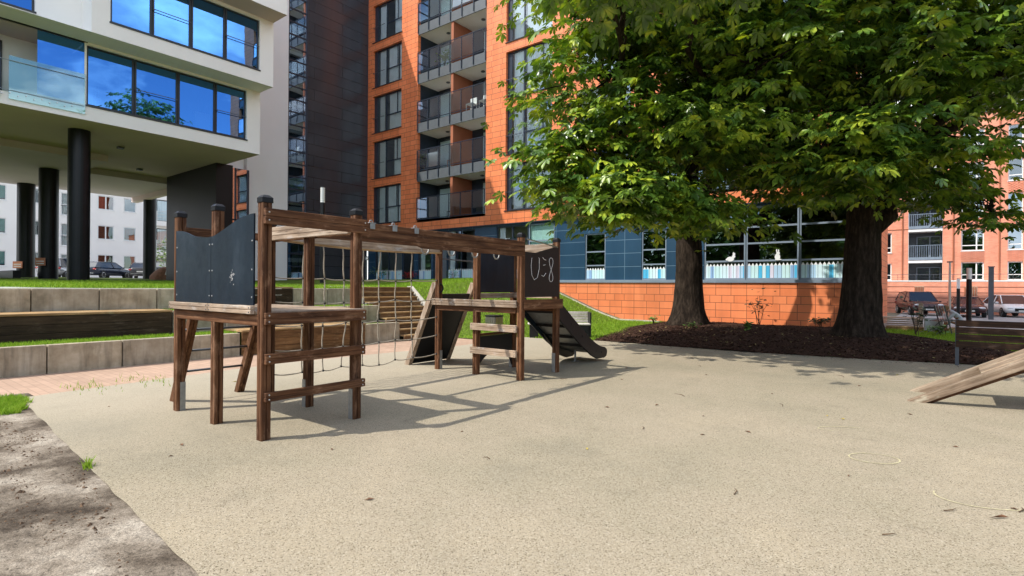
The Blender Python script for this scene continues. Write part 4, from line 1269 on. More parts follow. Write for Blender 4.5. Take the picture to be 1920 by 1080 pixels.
# inner panels
MB().box(24.205, 24.22, YC + .06, YD - .05, 1.40, 2.13).build('play_panel', 'panel_hdpe', cf)
plank_y('low_rail', 24.18, 24.25, YC + .06, YD - .05, 1.30, 1.39, 2, 'wood_pale_y')
plank_y('shelf_edge', 24.17, 24.235, YC + .06, YD - .05, .645, .69, 1, 'wood_brown_y')
arc = [(YC + .06, .64), (YC + .06, .12)] + [(YC + .06 + .96 * k / 14, .10 + .26 * math.sin(math.pi * k / 14) ** .8) for k in range(1, 14)] + [(YD - .07, .05), (YD - .07, .64)]
MB().prism(arc, 'x', 24.19, 24.205).build('play_panel', 'core_black', cf)
# hand grip on the first post
MB().ring((23.36, YC - .03, 1.47), .075, .014, 'x', 12, 7, -1.7, 1.7).build('hand_grip', 'core_black', cf)
# climbing ramp
for y in (-16.0, -14.96):
    m = MB()
    for k in (-1, 0, 1): m.bar((22.45 + k * .0, y + k * .032, -.03), (23.20, y + k * .032, 1.56), .028, .11, (1, 0, .5))
    m.build('ramp_rail', 'wood_pale_z', cf, bevel=.004)
MB().bar((22.50, -15.48, .02), (23.13, -15.48, 1.36), .98, .02, (1, 0, .5)).build('ramp_board', 'core_black', cf)
for k in range(5):
    z = .2 + .26 * k; x = 22.45 + .75 * z / 1.59
    MB().bar((x - .02, -15.94, z + .02), (x - .02, -15.02, z + .02), .035, .05).build('ramp_cleat', 'wood_pale_y', cf)
# slide
def cheek(x0, x1):
    top = [(-14.86, 1.42), (-14.72, 1.30), (-14.65, 1.21), (-14.25, .93), (-13.64, .53), (-13.40, .40), (-13.2, .32), (-13.0, .28), (-12.93, .24), (-12.90, .18), (-12.93, .10), (-13.02, .065)]
    bot = [(-13.33, .07), (-13.56, .16), (-13.75, .28), (-14.0, .42), (-14.38, .68), (-14.86, 1.02)]
    return MB().prism(top + bot, 'x', x0, x1)
for x0 in (24.27, 25.03):
    c = cheek(x0, x0 + .04).build('slide_side', 'panel_hdpe' if x0 < 25 else 'plastic_black', cf, bevel=.008, seg=2)
    q = MB()
    for y, z in ((-13.90, .565), (-13.6, .37), (-13.36, .235), (-13.14, .19), (-14.3, .82)): q.tube([(x0 - .004, y, z), (x0 + .046, y, z)], .022, 10)
    q.build('bolt_cover', 'core_black', c)
bed = [(-14.95, 1.20), (-14.75, 1.10), (-14.4, .84), (-14.0, .56), (-13.7, .38), (-13.45, .27), (-13.2, .20), (-12.95, .155)]
m = MB()
for (y0, z0), (y1, z1) in zip(bed[:-1], bed[1:]):
    m.quad((24.31, y0, z0), (25.03, y0, z0), (25.03, y1, z1), (24.31, y1, z1)); m.quad((24.31, y0, z0 - .03), (25.03, y0, z0 - .03), (25.03, y1, z1 - .03), (24.31, y1, z1 - .03))
m.build('slide_bed', 'galv', cf)
for y, z in ((-14.75, 1.05), (-14.37, .77), (-14.05, .545), (-13.75, .36)):
    MB().bar((24.32, y, z), (25.02, y, z), .05, .05).build('slide_rib', 'core_black', cf)
MB().prism([(-14.2, .60), (-13.75, .34), (-13.5, .22), (-13.2, .13), (-12.98, .12), (-13.1, .05), (-13.35, .04), (-13.6, .12), (-13.9, .34)], 'x', 24.31, 24.36).build('slide_skirt', 'core_black', cf)
MB().tube([(24.66, -13.5, .0), (24.66, -13.5, .22)], .022, 8).box(24.6, 24.72, -13.56, -13.44, 0, .008).build('slide_foot', 'galv', cf)

# ================================================================== RIGHT HAND RAMP AND BENCHES
rp = thing('balance_ramp', 'inclined timber ramp of weathered beams rising out of the picture on the right', 'ramp', (31.2, -13.4, 0))
for y, k in ((-13.86, 0), (-12.93, 1)):
    m = MB()
    for q in (-1, 1):
        yy = y + q * .042
        m.prism([(30.10, -.02), (30.30, -.02), (33.3, 1.66), (33.3, 1.80)], 'y', yy - .033, yy + .033)
    m.build('ramp_beam', 'wood_ramp', rp, bevel=.006)
    m = MB()
    m.prism([(30.20, .0), (30.40, -.0), (33.3, 1.60), (33.3, 1.66)], 'y', y - .03, y + .03)
    m.build('lower_beam', 'wood_brown_x', rp)
for k in range(6):
    y0 = -13.77 + k * .128
    m = MB(); m.prism([(30.9, .40), (30.9, .44), (33.3, 1.77), (33.3, 1.73)], 'y', y0 + .004, y0 + .122)
    m.build('ramp_board', 'wood_ramp', rp, bevel=.004)
for o in rp.children:
    if o.name.startswith(('ramp_beam', 'ramp_board')):
        th_ = math.atan2(1.66, 3.0)
        o.data.transform(Matrix.Rotation(th_, 4, 'Y')); o.rotation_euler = (0, -th_, 0)
for y in (-13.86, -12.93): MB().box(33.15, 33.25, y - .05, y + .05, 0, 1.72).build('ramp_post', 'wood_brown_z', rp)

bn = thing('slatted_bench', 'timber bench, its colour darkened for tree shade, with a slatted backrest at the edge of the mulch on the right', 'bench', (32.2, -8.9, 0))
for k in range(4):
    z0 = .37 + k * .138
    MB().box(30.74, 33.4, -8.99, -8.95, z0, z0 + .122).build('backrest_slat', 'wood_bench_shaded', bn, bevel=.004)
for x in (30.76, 32.05, 33.35):
    MB().box(x - .03, x + .03, -8.945, -8.90, 0, .92).build('bench_post', 'steel_dark', bn)
for k in range(4): MB().box(31.45, 33.4, -9.45 + k * .115, -9.45 + k * .115 + .105, .30, .34).build('seat_slat', 'wood_bench_shaded', bn)
for x in (31.5, 33.3): MB().box(x - .03, x + .03, -9.43, -8.95, 0, .297).build('seat_support', 'steel_dark', bn)

# bench on the lawn behind the slide
b2 = thing('lawn_bench', 'pale slatted bench with black sides standing on the grass behind the slide', 'bench', (21.4, -9.1, 0))
ang = math.atan2(1.19, 1.5)
def rotp(p, c, a): 
    x, y = p[0] - c[0], p[1] - c[1]; return (c[0] + x * math.cos(a) - y * math.sin(a), c[1] + x * math.sin(a) + y * math.cos(a), p[2])
def rot_mb(m, c, a): m.v = [rotp(p, c, a) for p in m.v]; return m
bc = (21.4, -9.1)
rot_mb(MB().box(20.45, 22.3, -9.52, -9.1, .385, .43), bc, ang).build('seat', 'wood_slat_white', b2, bevel=.01)
for k in range(4): rot_mb(MB().box(21.0, 22.3, -9.04, -9.0, .44 + k * .085, .44 + k * .085 + .072), bc, ang).build('backrest_slat', 'wood_slat_white', b2, bevel=.003)
rot_mb(MB().box(22.28, 22.32, -9.5, -8.98, 0, .76), bc, ang).build('side_panel', 'core_black', b2)
rot_mb(MB().box(20.5, 20.75, -9.45, -9.15, 0, .383), bc, ang).build('support', 'core_black', b2)
rot_mb(MB().box(21.9, 22.27, -9.45, -9.15, 0, .383), bc, ang).build('support', 'core_black', b2)

# litter bin
lb = thing('litter_bin', 'square grey litter bin with vertical slats and a black lid on the grass', 'litter bin', (19.55, -9.95, 0), 0)
MB().box(19.36, 19.74, -10.14, -9.76, .05, .58).build('body', 'steel_dark', lb)
m = MB()
for k in range(5):
    m.box(19.365 + k * .078, 19.365 + k * .078 + .06, -10.16, -10.142, .06, .56); m.box(19.742, 19.76, -10.13 + k * .076, -10.13 + k * .076 + .058, .06, .56)
m.build('slat', 'steel', lb)
MB().box(19.34, 19.76, -10.17, -9.74, .585, .62).build('lid', 'core_black', lb, bevel=.01); MB().box(19.4, 19.7, -10.1, -9.8, 0, .05).build('base', 'core_black', lb)

# lamps and poles
def bollard_lamp(x, y, z0, z1, label, hw=.085, wl_=.55):
    t = thing('bollard_lamp', label, 'lamp', (x, y, z0), group='slim cylindrical lamps')
    MB().tube([(x, y, z0), (x, y, z1 - wl_)], hw, 16).build('pole', 'core_black', t, smooth=False)
    m = MB(); n = 8
    for k in range(n): m.tube([(x, y, z1 - wl_ + k * wl_ / n + .01), (x, y, z1 - wl_ + (k + 1) * wl_ / n - .008)], hw * .96, 16)
    m.tube([(x, y, z1 - wl_), (x, y, z1)], hw * .8, 12)
    m.build('lamp_head', 'lamp_white', t)
    MB().tube([(x, y, z1), (x, y, z1 + .02)], hw, 16).build('lamp_cap', 'fascia_grey', t)
bollard_lamp(12.67, -11.55, 1.6, 5.08, 'tall black cylinder lamp with ribbed white head in front of the dark facade')
bollard_lamp(31.54, 9.03, -.2, 2.5, 'thick black cylinder lamp with white head rising behind the slatted bench', .10, .5)
bollard_lamp(31.40, 19.6, -.3, 2.2, 'thinner black lamp with pale head between the parked cars', .09, .6)
t = thing('street_lamp', 'thin grey metal lamp pole with small flat head in the car park', 'street lamp', (30.9, 12.34, 0))
MB().tube([(30.9, 12.34, -.3), (30.9, 12.34, 2.9)], [.07, .045], 10).build('pole', 'steel', t); MB().box(30.78, 31.02, 12.25, 12.43, 2.9, 2.96).build('lamp_head', 'fascia_grey', t)
tag(MB().box(32.9, 33.15, 21.85, 22.1, -.3, 2.95).box(32.86, 33.19, 21.8, 22.15, 2.95, 3.0).build('pylon', 'steel_dark', origin=(33, 22, 0)), 'square dark grey pylon standing before the banded brick wall', 'pylon')
t = thing('stand_pipe', 'slim metal post with a ring at its top beside the lawn', 'post', (8.2, -6.2, 1.85))
MB().tube([(8.2, -6.2, 1.6), (8.2, -6.2, 2.75)], .035, 8).build('pole', 'galv', t); MB().ring((8.2, -6.2, 2.86), .09, .03, 'y').build('ring', 'galv', t)

# timber edge, planks, panel behind the trees
tag(MB().box(28.9, 34, 1.9, 2.1, -.02, .14).build('timber_edging', 'wood_oak', origin=(31, 2, 0), bevel=.01), 'low brown timber edging between the grass and the paving', 'edging')
t = thing('slatted_platform', 'low weathered slatted timber platform behind the right tree', 'platform', (29.1, 3.0, 0))
for k in range(5): MB().box(27.9, 29.9, 2.7 + k * .01, 2.74 + k * .01, .02 + .078 * k, .02 + .078 * k + .05).build('slat', 'wood_grey', t)
for k in range(6): MB().box(27.9, 29.9, 2.75 + k * .17, 2.9 + k * .17, .40, .43).build('slat', 'wood_grey', t)
MB().box(27.95, 28.05, 2.8, 3.6, 0, .4).box(29.75, 29.85, 2.8, 3.6, 0, .4).build('support', 'steel_dark', t)
tag(rot_mb(MB().box(30.0, 30.66, 1.56, 1.6, .06, .5), (30.3, 1.58), .67).build('barrier_panel', 'concrete_light', origin=(30.3, 1.58, 0)), 'pale grey panel standing on the timber edging beside the seated person', 'panel')
tag(MB().box(29.85, 30.0, 3.1, 3.25, 0, 1.0).build('wooden_post', 'wood_grey', origin=(29.93, 3.2, 0), bevel=.01), 'weathered square post behind the pale grey panel', 'post')

# folding chair with striped fabric and the seated person
t = thing('folding_chair', 'folding chair with pink and white striped fabric next to the seated person', 'chair', (30.55, .7, 0))
def fc(x, y, z): return rotp((30.6 + x, .75 + y, z), (30.6, .75), .66)
m = MB()
for y in (-.22, .22):
    m.bar(fc(-.42, y, 0), fc(.15, y, .5), .025, .025); m.bar(fc(.12, y, 0), fc(-.15, y, .98), .025, .025)
    m.bar(fc(-.30, y, 0.45), fc(.2, y, .5), .025, .025)
m.build('chair_frame', 'steel_dark', t)
for k in range(7):
    y = -.2 + k * .058
    MB().bar(fc(.02, y + .029, .40), fc(-.15, y + .029, .97), .052, .012, (1, 0, .2)).build('fabric_stripe', 'fabric_stripe' if k % 2 else 'decal_white', t)
MB().bar(fc(-.28, 0, .45), fc(.05, 0, .43), .42, .014).build('seat', 'fabric_stripe', t)

def make_person():
    t = thing('person', 'person in a grey shirt sitting bent forward, seen from behind near the car park', 'person', (31.12, 1.5, .05))
    # local axes: f forward, l left
    fx, fy = -.94, -.02; L_ = math.hypot(fx, fy); fx /= L_; fy /= L_
    lx, ly = -fy, fx
    def q(f, l, z): return (fx * f + lx * l, fy * f + ly * l, z)
    V_ = [q(0, 0, .30), q(.05, 0, .42), q(.15, 0, .56), q(.27, 0, .68), q(.36, 0, .745), q(.40, 0, .78), q(.46, 0, .86),
          q(.24, .17, .65), q(.38, .24, .45), q(.60, .16, .42), q(.68, .12, .41),
          q(.24, -.17, .65), q(.38, -.24, .45), q(.60, -.16, .42), q(.68, -.12, .41),
          q(.04, .11, .28), q(.44, .16, .42), q(.48, .15, .07), q(.62, .16, .035),
          q(.04, -.11, .28), q(.44, -.16, .42), q(.48, -.15, .07), q(.62, -.16, .035)]
    E_ = [(0, 1), (1, 2), (2, 3), (3, 4), (4, 5), (5, 6), (3, 7), (7, 8), (8, 9), (9, 10), (3, 11), (11, 12), (12, 13), (13, 14), (0, 15), (15, 16), (16, 17), (17, 18), (0, 19), (19, 20), (20, 21), (21, 22)]
    Rr = [(.15, .12), (.14, .11), (.15, .11), (.16, .11), (.06, .06), (.055, .055), (.09, .10), (.07, .07), (.05, .05), (.038, .038), (.035, .02), (.07, .07), (.05, .05), (.038, .038), (.035, .02), (.09, .09), (.065, .065), (.05, .05), (.04, .03), (.09, .09), (.065, .065), (.05, .05), (.04, .03)]
    me = bpy.data.meshes.new('person_body'); me.from_pydata(V_, E_, [])
    o = bpy.data.objects.new('body', me); COL.objects.link(o)
    md = o.modifiers.new('skin', 'SKIN'); sv = me.skin_vertices[0].data
    for i, r_ in enumerate(Rr): sv[i].radius = r_
    sv[0].use_root = True
    ss = o.modifiers.new('sub', 'SUBSURF'); ss.levels = 2; ss.render_levels = 2
    dg = bpy.context.evaluated_depsgraph_get()
    m2 = bpy.data.meshes.new_from_object(o.evaluated_get(dg))
    o.modifiers.clear(); o.data = m2; o.parent = t
    for mn in ('skin', 'shirt_grey', 'trousers', 'hair'): m2.materials.append(MATS[mn])
    for p in m2.polygons:
        c = p.center; f = c.x * fx + c.y * fy; z = c.z
        l_ = abs(c.x * lx + c.y * ly)
        i = 1
        if z < .37 or (f > .12 and z < .52 and l_ < .24 and f < .5 and z < .50 and not (l_ > .19)): i = 2
        if z < .08: i = 3
        if f > .33 and z > .70: i = 0
        if (f > .40 and z < .50 and l_ > .09 and f > .52) : i = 0
        p.material_index = i; p.use_smooth = True
    hd = MB(); c = q(.475, 0, .80); hd.ball(c, .082, .082, .105, 16, 12)
    fcx = q(.555, 0, .795); hd.ball(fcx, .018, .018, .022, 8, 6)
    for l_ in (.083, -.083):
        e = q(.465, l_, .80); hd.ball(e, .018, .018, .03, 8, 6)
    h = hd.build('head', 'skin', t, local=True, smooth=True)
    em = MB()
    for l_ in (.03, -.03): em.ball(q(.547, l_, .815), .012, .012, .008, 8, 6)
    em.build('eye', 'core_black', h, local=True); MB().ball(q(.545, 0, .755), .014, .025, .006, 8, 6).build('mouth', 'sign_orange', h, local=True)
    hr = MB(); c = q(.45, 0, .83); hr.ball(c, .094, .094, .098, 18, 12); hr.build('hair', 'hair', t, local=True, smooth=True)
    fg = MB()
    for s_ in (1, -1):
        for k in range(4):
            a = q(.70, s_ * (.095 + .018 * k), .41); b = q(.745 - .008 * abs(k - 1), s_ * (.088 + .018 * k), .395); c2 = q(.75 - .01 * abs(k - 1), s_ * (.082 + .016 * k), .365)
            fg.tube([a, b, c2], [.009, .008, .006], 6)
        fg.tube([q(.68, s_ * .09, .41), q(.705, s_ * .065, .405), q(.73, s_ * .06, .395)], [.011, .009, .007], 6)
    fg.build('hand', 'skin', t, local=True, smooth=True)
make_person()
tag(MB().box(30.75, 31.35, 1.25, 1.65, .0, .2).build('low_crate', 'wood_oak', origin=(31, 1.45, 0), bevel=.01), 'low timber box the person in the grey shirt sits on', 'box')

# ================================================================== FAR WHITE BUILDING (behind the columns)
fw = thing('pale_apartment_block', 'pale rendered apartment block with white framed windows seen beneath the raised building', 'building', (-37.1, -10, 1.96))
XF = -37.1
ops = []
FWZ = [(3.05, 4.5), (6.05, 7.5), (9.1, 10.55)]
FWX = [(-19.5, -18.0), (-16.6, -15.2), (-14.0, -12.1), (-10.15, -9.2), (-5.21, -3.79), (-2.95, -1.82), (4.6, 6.0)]
for z0, z1 in FWZ:
    for a, b in FWX: ops.append((a, b, z0, z1))
for z0 in (2.2, 5.2, 8.2): ops.append((-8.17, -7.35, z0, z0 + 2.2))
for z0 in (2.0, 5.3, 8.45): ops.append((.1, 2.9, z0, z0 + 2.35))
mb = MB(); facade(mb, 's', XF, -40, 9, 1.9, 16, ops, .16); mb.quad((XF, 9, 1.9), (XF, 9, 16), (XF - 12, 9, 16), (XF - 12, 9, 1.9)); mb.quad((XF, -40, 16), (XF, 9, 16), (XF - 12, 9, 16), (XF - 12, -40, 16))
mb.build('wall', 'render_far', fw)
k = 0
for z0, z1 in FWZ:
    for a, b in FWX:
        w = b - a; two = w > 1.2 and a > -6
        window(fw, 's', XF, a, z0, w, z1 - z0, fr=.09, frame='frame_white', gl='glass_clear' if two else 'glass_window', setback=.05, bars_v=(w * .5,) if two else (), sill='frame_white',
               curtains=((.1, w * .48),) if (k % 3 == 0) else (), cmat='curtain_red' if (two and z0 > 9) else 'curtain_white', blind=(.9, 'terracotta') if (a < -2 and a > -3 and 6 < z0 < 7) else ((.85, 'curtain_green') if (a < -13 and a > -15) else None), room='interior_dark')
        k += 1
for z0 in (2.2, 5.2, 8.2): window(fw, 's', XF, -8.17, z0, .82, 2.2, fr=.08, frame='frame_white', gl='glass_window', setback=.05, bars_h=(1.05,), sill='frame_white', curtains=((.1, .6),), rail=(.8, .95))
for z0 in (2.0, 5.3, 8.45):
    window(fw, 's', XF, .1, z0, 2.8, 2.35, fr=.09, frame='frame_dark', gl='glass_window', setback=.08, bars_v=(1.6,), curtains=((.2, 1.4),))
    MB().box(XF, XF + .5, -.1, 3.1, z0 - .55, z0 - .02).build('balcony_slab', 'render_far', fw)
    m = MB()
    for y in (.0, 1.5, 3.0): m.bar((XF + .47, y, z0), (XF + .47, y, z0 + 1.05), .05, .05)
    for zz in (.35, .7, 1.03): m.bar((XF + .47, 0, z0 + zz), (XF + .47, 3.0, z0 + zz), .035, .04)
    m.build('railing', 'frame_white', fw)

# ================================================================== RED BRICK BUILDING (right)
rb = thing('red_brick_building', 'salmon red brick apartment block with grey balconies and lattice brick panels beyond the car park', 'building', (34, 32, 0))
TR = 32.0
ST = 2.61
cols = [(9, 10.4), (12, 13.4), (15, 16.4), (18, 19.4), (21, 22.4), (26.0, 27.37), (31.82, 33.17), (34.51, 35.35), (38.2, 39.6), (41, 42.4), (46.5, 47.9), (50, 51.4), (54, 55.4)]
bals = [(23.3, 25.2), (28.49, 30.68), (43.3, 45.5), (57, 59)]
ops = []
SZ = [(2.3, 3.68), (4.56, 6.2), (7.15, 8.8), (9.72, 11.36), (12.3, 13.9)]
for (z0, z1) in SZ:
    for a, b in cols: ops.append((a, b, z0, z1))
for i in range(5):
    for a, b in bals: ops.append((a, b, 1.36 + 2.58 * i if i else 1.3, 3.72 + 2.53 * i))
mb = MB(); facade(mb, 't', TR, 5, 75, -.4, 15.1, ops, .2)
mb.quad((5, TR, 15.1), (75, TR, 15.1), (75, 46, 15.1), (5, 46, 15.1)); mb.quad((5, TR, -.1), (5, TR, 15.1), (5, 46, 15.1), (5, 46, -.1))
mb.build('brick_wall', 'brick_red', rb)
for i, (z0, z1) in enumerate(SZ):
    for j, (a, b) in enumerate(cols):
        w = b - a; h = z1 - z0
        window(rb, 't', TR, a, z0, w, h, fr=.07, frame='frame_white' if j >= 5 else 'frame_grey_blue', gl='glass_dark' if i < 3 else 'glass_window', setback=.1, bars_v=(w * .68,) if w > 1 else (), bars_h=(.42,), sill='frame_white', room='interior_dark',
               curtains=((.1, w * .35), (w * .75, w - .1)) if i == 0 else (), cmat='curtain_green')
for a, b in ((31.82, 33.17), (34.51, 35.35), (38.2, 39.6)):
    for z0, z1 in ((3.73, 4.5), (6.25, 7.09), (8.85, 9.66), (11.41, 12.24)):
        m = MB(); nr = int((z1 - z0) / .085)
        for r_ in range(nr):
            n = int((b - a) / .26)
            for c in range(n + 1):
                x0 = a + c * .26 + (.13 if r_ % 2 else 0); x1 = min(x0 + .17, b)
                if x0 < b - .02: m.box(x0, x1, TR - .035, TR - .004, z0 + r_ * .085, z0 + r_ * .085 + .06)
        m.build('lattice_brick', 'brick_red', rb)
for a, b in bals:
    MB().quad((a, TR + 1.3, 1), (b, TR + 1.3, 1), (b, TR + 1.3, 15), (a, TR + 1.3, 15)).quad((a + .01, TR + .2, 1), (a + .01, TR + 1.3, 1), (a + .01, TR + 1.3, 15), (a + .01, TR + .2, 15)).quad((b - .01, TR + .2, 1), (b - .01, TR + 1.3, 1), (b - .01, TR + 1.3, 15), (b - .01, TR + .2, 15)).build('balcony_back_wall', 'fascia_grey', rb)
    for i in range(5):
        zf = 1.35 + 2.52 * i
        sb = MB().box(a, b, TR - .04, TR + 1.28, zf - .18, zf + .02).build('balcony_slab', 'frame_white', rb)
        if i:
            m = MB(); m.box(a + .02, b - .02, TR - .08, TR - .05, zf + .05, zf + .27).box(a + .02, b - .02, TR - .08, TR - .04, zf + 1.2, zf + 1.24)
            n = int((b - a) / .14)
            for q in range(n + 1): m.box(a + .03 + q * (b - a - .08) / n, a + .06 + q * (b - a - .08) / n, TR - .075, TR - .055, zf + .25, zf + 1.22)
            m.build('railing', 'frame_grey_blue', rb)
        window(rb, 't', TR + 1.28, a + .5, zf + .03, (b - a) - .6, 2.0, fr=.07, frame='frame_grey_blue', gl='glass_window', setback=-.1, bars_v=((b - a) * .4,), room=None, name='balcony_door')
for x in (31.35, 34.05, 40.3, 28.1): MB().tube([(x, TR - .05, 0), (x, TR - .05, 15)], .045, 8).build('downpipe', 'terracotta', rb)
for z in (6.42, 14.6): MB().box(5, 75, TR - .03, TR - .005, z, z + .05).build('string_course', 'terracotta', rb)
MB().box(4.9, 75, TR - .12, TR + .3, 15.1, 15.25).build('coping', 'fascia_grey', rb)
# banded brick plinth with terrace rail
wt = thing('terrace_wall', 'banded salmon brick wall with thin rail and louvred gates in front of the brick building', 'wall', (34, 31, 0))
YT = 30.9
for k in range(-1, 5):
    z0 = .0 + k * .43 - (0 if k else 0)
    MB().box(5, 75, YT - .03, YT + .3, z0 + .05, z0 + .43).build('brick_band', 'brick_band', wt)
MB().box(5, 75, YT + .03, YT + .9, -.45, 2.14).build('core', 'terracotta', wt)
MB().box(5, 75, YT - .05, YT + 1.0, 2.17, 2.26).build('coping', 'frame_white', wt)
m = MB(); m.tube([(5, YT + .1, 2.72), (75, YT + .1, 2.72)], .018, 6)
m.tube([(5, YT + .1, 2.5), (75, YT + .1, 2.5)], .008, 4)
for k in range(60): m.tube([(6 + k * 1.15, YT + .1, 2.26), (6 + k * 1.15, YT + .1, 2.72)], .015, 5)
m.build('terrace_rail', 'steel_dark', wt)
for a, b in ((28.95, 29.55), (32.0, 32.75), (36.5, 37.2), (41, 41.7)):
    m = MB()
    for k in range(6): m.box(a + k * (b - a) / 6, a + k * (b - a) / 6 + (b - a) / 10, YT - .09, YT - .05, .75, 1.75)
    m.build('louvre', 'terracotta', wt)
    MB().box(a, b, YT - .045, YT - .034, .75, 1.8).build('louvre_back', 'wood_grey', wt)

# ================================================================== CARS
def car(label, cat_paint, x, y, z, heading, L=4.4, Wd=1.78, H=1.45, kind='sedan', group=None):
    """nose towards local +x"""
    t = thing('parked_car', label, 'car', (x, y, z), heading, group)
    hw = Wd / 2
    if kind == 'suv': prof = [(-L/2, .55, .98), (-L/2 + .12, .40, 1.0), (-L/2 + .7, .32, 1.02), (-.3, .3, 1.0), (L*.16, .3, .99), (L*.30, .3, .97), (L/2 - .25, .34, .88), (L/2 - .03, .42, .74), (L/2, .5, .62)]; roof = [(-L/2 + .10, 1.02), (-L/2 + .42, H - .08), (-.5, H), (L*.08, H - .03), (L*.24, 1.0)]
    elif kind == 'hatch': prof = [(-L/2, .5, .92), (-L/2 + .10, .38, .95), (-L/2 + .7, .3, .94), (-.3, .28, .92), (L*.16, .28, .91), (L*.30, .28, .87), (L/2 - .25, .32, .74), (L/2 - .03, .4, .62), (L/2, .46, .54)]; roof = [(-L/2 + .10, .96), (-L/2 + .62, H - .10), (-.4, H), (L*.08, H - .04), (L*.27, .90)]
    else: prof = [(-L/2, .55, .90), (-L/2 + .10, .40, .96), (-L/2 + .7, .3, .95), (-.3, .28, .91), (L*.16, .28, .89), (L*.30, .28, .85), (L/2 - .25, .32, .74), (L/2 - .03, .4, .62), (L/2, .46, .54)]; roof = [(-L/2 + .45, .96), (-L/2 + 1.15, H - .07), (-.35, H), (L*.06, H - .04), (L*.27, .88)]
    m = MB(); rings = []
    for px, zb, zt in prof:
        e = .78 if abs(px) > L/2 - .02 else (.9 if abs(px) > L/2 - .15 else 1.0)
        w = hw * e
        ring = [(px, -w * .88, zb), (px, -w, zb + (zt - zb) * .3), (px, -w, zb + (zt - zb) * .62), (px, -w * .9, zt - .02), (px, -w * .6, zt + .02), (px, w * .6, zt + .02), (px, w * .9, zt - .02), (px, w, zb + (zt - zb) * .62), (px, w, zb + (zt - zb) * .3), (px, w * .88, zb)]
        rings.append(len(m.v)); m.v += ring
    n = 10
    for a, b in zip(rings[:-1], rings[1:]):
        for j in range(n): m.face((a + j, a + (j + 1) % n, b + (j + 1) % n, b + j))
    m.face(tuple(rings[0] + j for j in range(n))); m.face(tuple(rings[-1] + j for j in range(n)))
    body = m.build('body', cat_paint, t, local=True, smooth=True)
    # cabin: glass sides and roof skin
    m = MB(); r2 = []
    for px, zt in roof:
        f = (zt - .95) / (H - .95); f = max(0, min(1, f)); w = hw * (.9 - .22 * f)
        r2.append(len(m.v)); m.v += [(px, -w, zt), (px, w, zt), (px, -hw * .93, .93), (px, hw * .93, .93)]
    for k_ in range(len(roof) - 1):
        a, b = r2[k_], r2[k_ + 1]
        m.face((a, b, b + 1, a + 1)); m.face((a, a + 2, b + 2, b)); m.face((a + 1, b + 1, b + 3, a + 3))
    m.build('windows', 'glass_car', t, local=True)
    m = MB()
    (x1, z1), (x2, z2), (x3, z3) = roof[1], roof[2], roof[3]
    w = hw * .69
    for (xa, za), (xb, zb) in (((x1, z1), (x2, z2)), ((x2, z2), (x3, z3))):
        m.quad((xa, -w, za + .012), (xb, -w, zb + .012), (xb, w, zb + .012), (xa, w, za + .012))
    for s_ in (-1, 1):
        for (xa, za), (xb, zb) in ((roof[0], roof[1]), (roof[3], roof[4])):
            wa = hw * (.9 if za < 1.05 else .69); wb_ = hw * (.9 if zb < 1.05 else .69)
            m.bar((xa, s_ * wa, za), (xb, s_ * wb_, zb), .05, .05)
        for (xa, za), (xb, zb) in ((roof[1], roof[2]), (roof[2], roof[3])): m.bar((xa, s_ * w, za), (xb, s_ * w, zb), .05, .05)
        xm = -.1; m.bar((xm, s_ * hw * .94, .94), (xm - .05, s_ * w, H - .02), .07, .04)
    m.build('roof', cat_paint, t, local=True)
    for sx in (-1, 1):
        for sy in (-1, 1):
            cx_ = sx * L * .31; r_ = .33
            wheel = MB().tube([(cx_, sy * (hw - .19), r_), (cx_, sy * (hw + .012), r_)], r_, 22).build('wheel', 'tyre', t, local=True)
            q = MB(); yy = sy * (hw + .018)
            for k_ in range(5):
                th = k_ * 2 * math.pi / 5 + .3
                q.bar((cx_, yy, r_), (cx_ + .2 * math.cos(th), yy, r_ + .2 * math.sin(th)), .012, .06, (0, 1, 0))
            q.ring((cx_, yy, r_), .205, .018, 'y', 20, 5)
            q.build('rim', 'steel', wheel, local=True)
    for sy in (-1, 1):
        MB().ball((L/2 - .12, sy * hw * .70, prof[-2][2] + .02), .13, .2, .075, 10, 6).build('headlight', 'light_clear', t, local=True)
        MB().ball((-L/2 + .06, sy * hw * .76, prof[0][2] - .13), .07, .19, .085, 10, 6).build('taillight', 'light_red', t, local=True)
        MB().ball((L * .2, sy * (hw + .09), .98), .07, .1, .06, 8, 6).build('mirror', cat_paint, t, local=True)
    MB().box(L/2 - .03, L/2 + .015, -.45, .45, .42, .62).build('grille', 'core_black', t, local=True)
    MB().box(L/2 + .01, L/2 + .03, -.25, .25, .40, .50).build('number_plate', 'plate', t, local=True)
    MB().box(-L/2 - .02, -L/2 + .03, -.25, .25, .58, .69).build('number_plate', 'plate', t, local=True)
    MB().box(-L/2 - .012, -L/2 + .03, -hw * .75, hw * .75, .44, .47).build('chrome_strip', 'steel', t, local=True)
    return t
simple('glass_car', (.015, .02, .03), .04, var=.05, spec=.9)
hv = math.atan2(.788, -.6156)
G1 = 'cars parked in the car park on the right'; G2 = 'cars parked beneath and behind the white building'
car('large dark maroon off-road car, leftmost in the right hand car park', 'car_maroon', 29.28, 27.06, -.3, math.atan2(-.956, .303), 4.6, 1.88, 1.68, 'suv', G1)
car('low dark saloon car between the maroon off-road car and the white car', 'car_maroon', 31.94, 26.2, -.3, math.atan2(-.90, .06), 4.6, 1.8, 1.38, 'sedan', G1)
car('white small car at the right edge of the picture', 'car_white', 34.35, 28.35, -.3, math.atan2(-.92, .25), 4.2, 1.76, 1.5, 'hatch', G1)
car('dark blue estate car seen from behind between the black columns', 'car_blue', -26.1, -7.6, 1.93, hv + .05, 4.7, 1.85, 1.45, 'hatch', G2)
car('dark grey hatchback half behind the thinnest black column', 'car_dark_grey', -24.9, -5.0, 1.93, hv + .45, 4.1, 1.75, 1.45, 'hatch', G2)
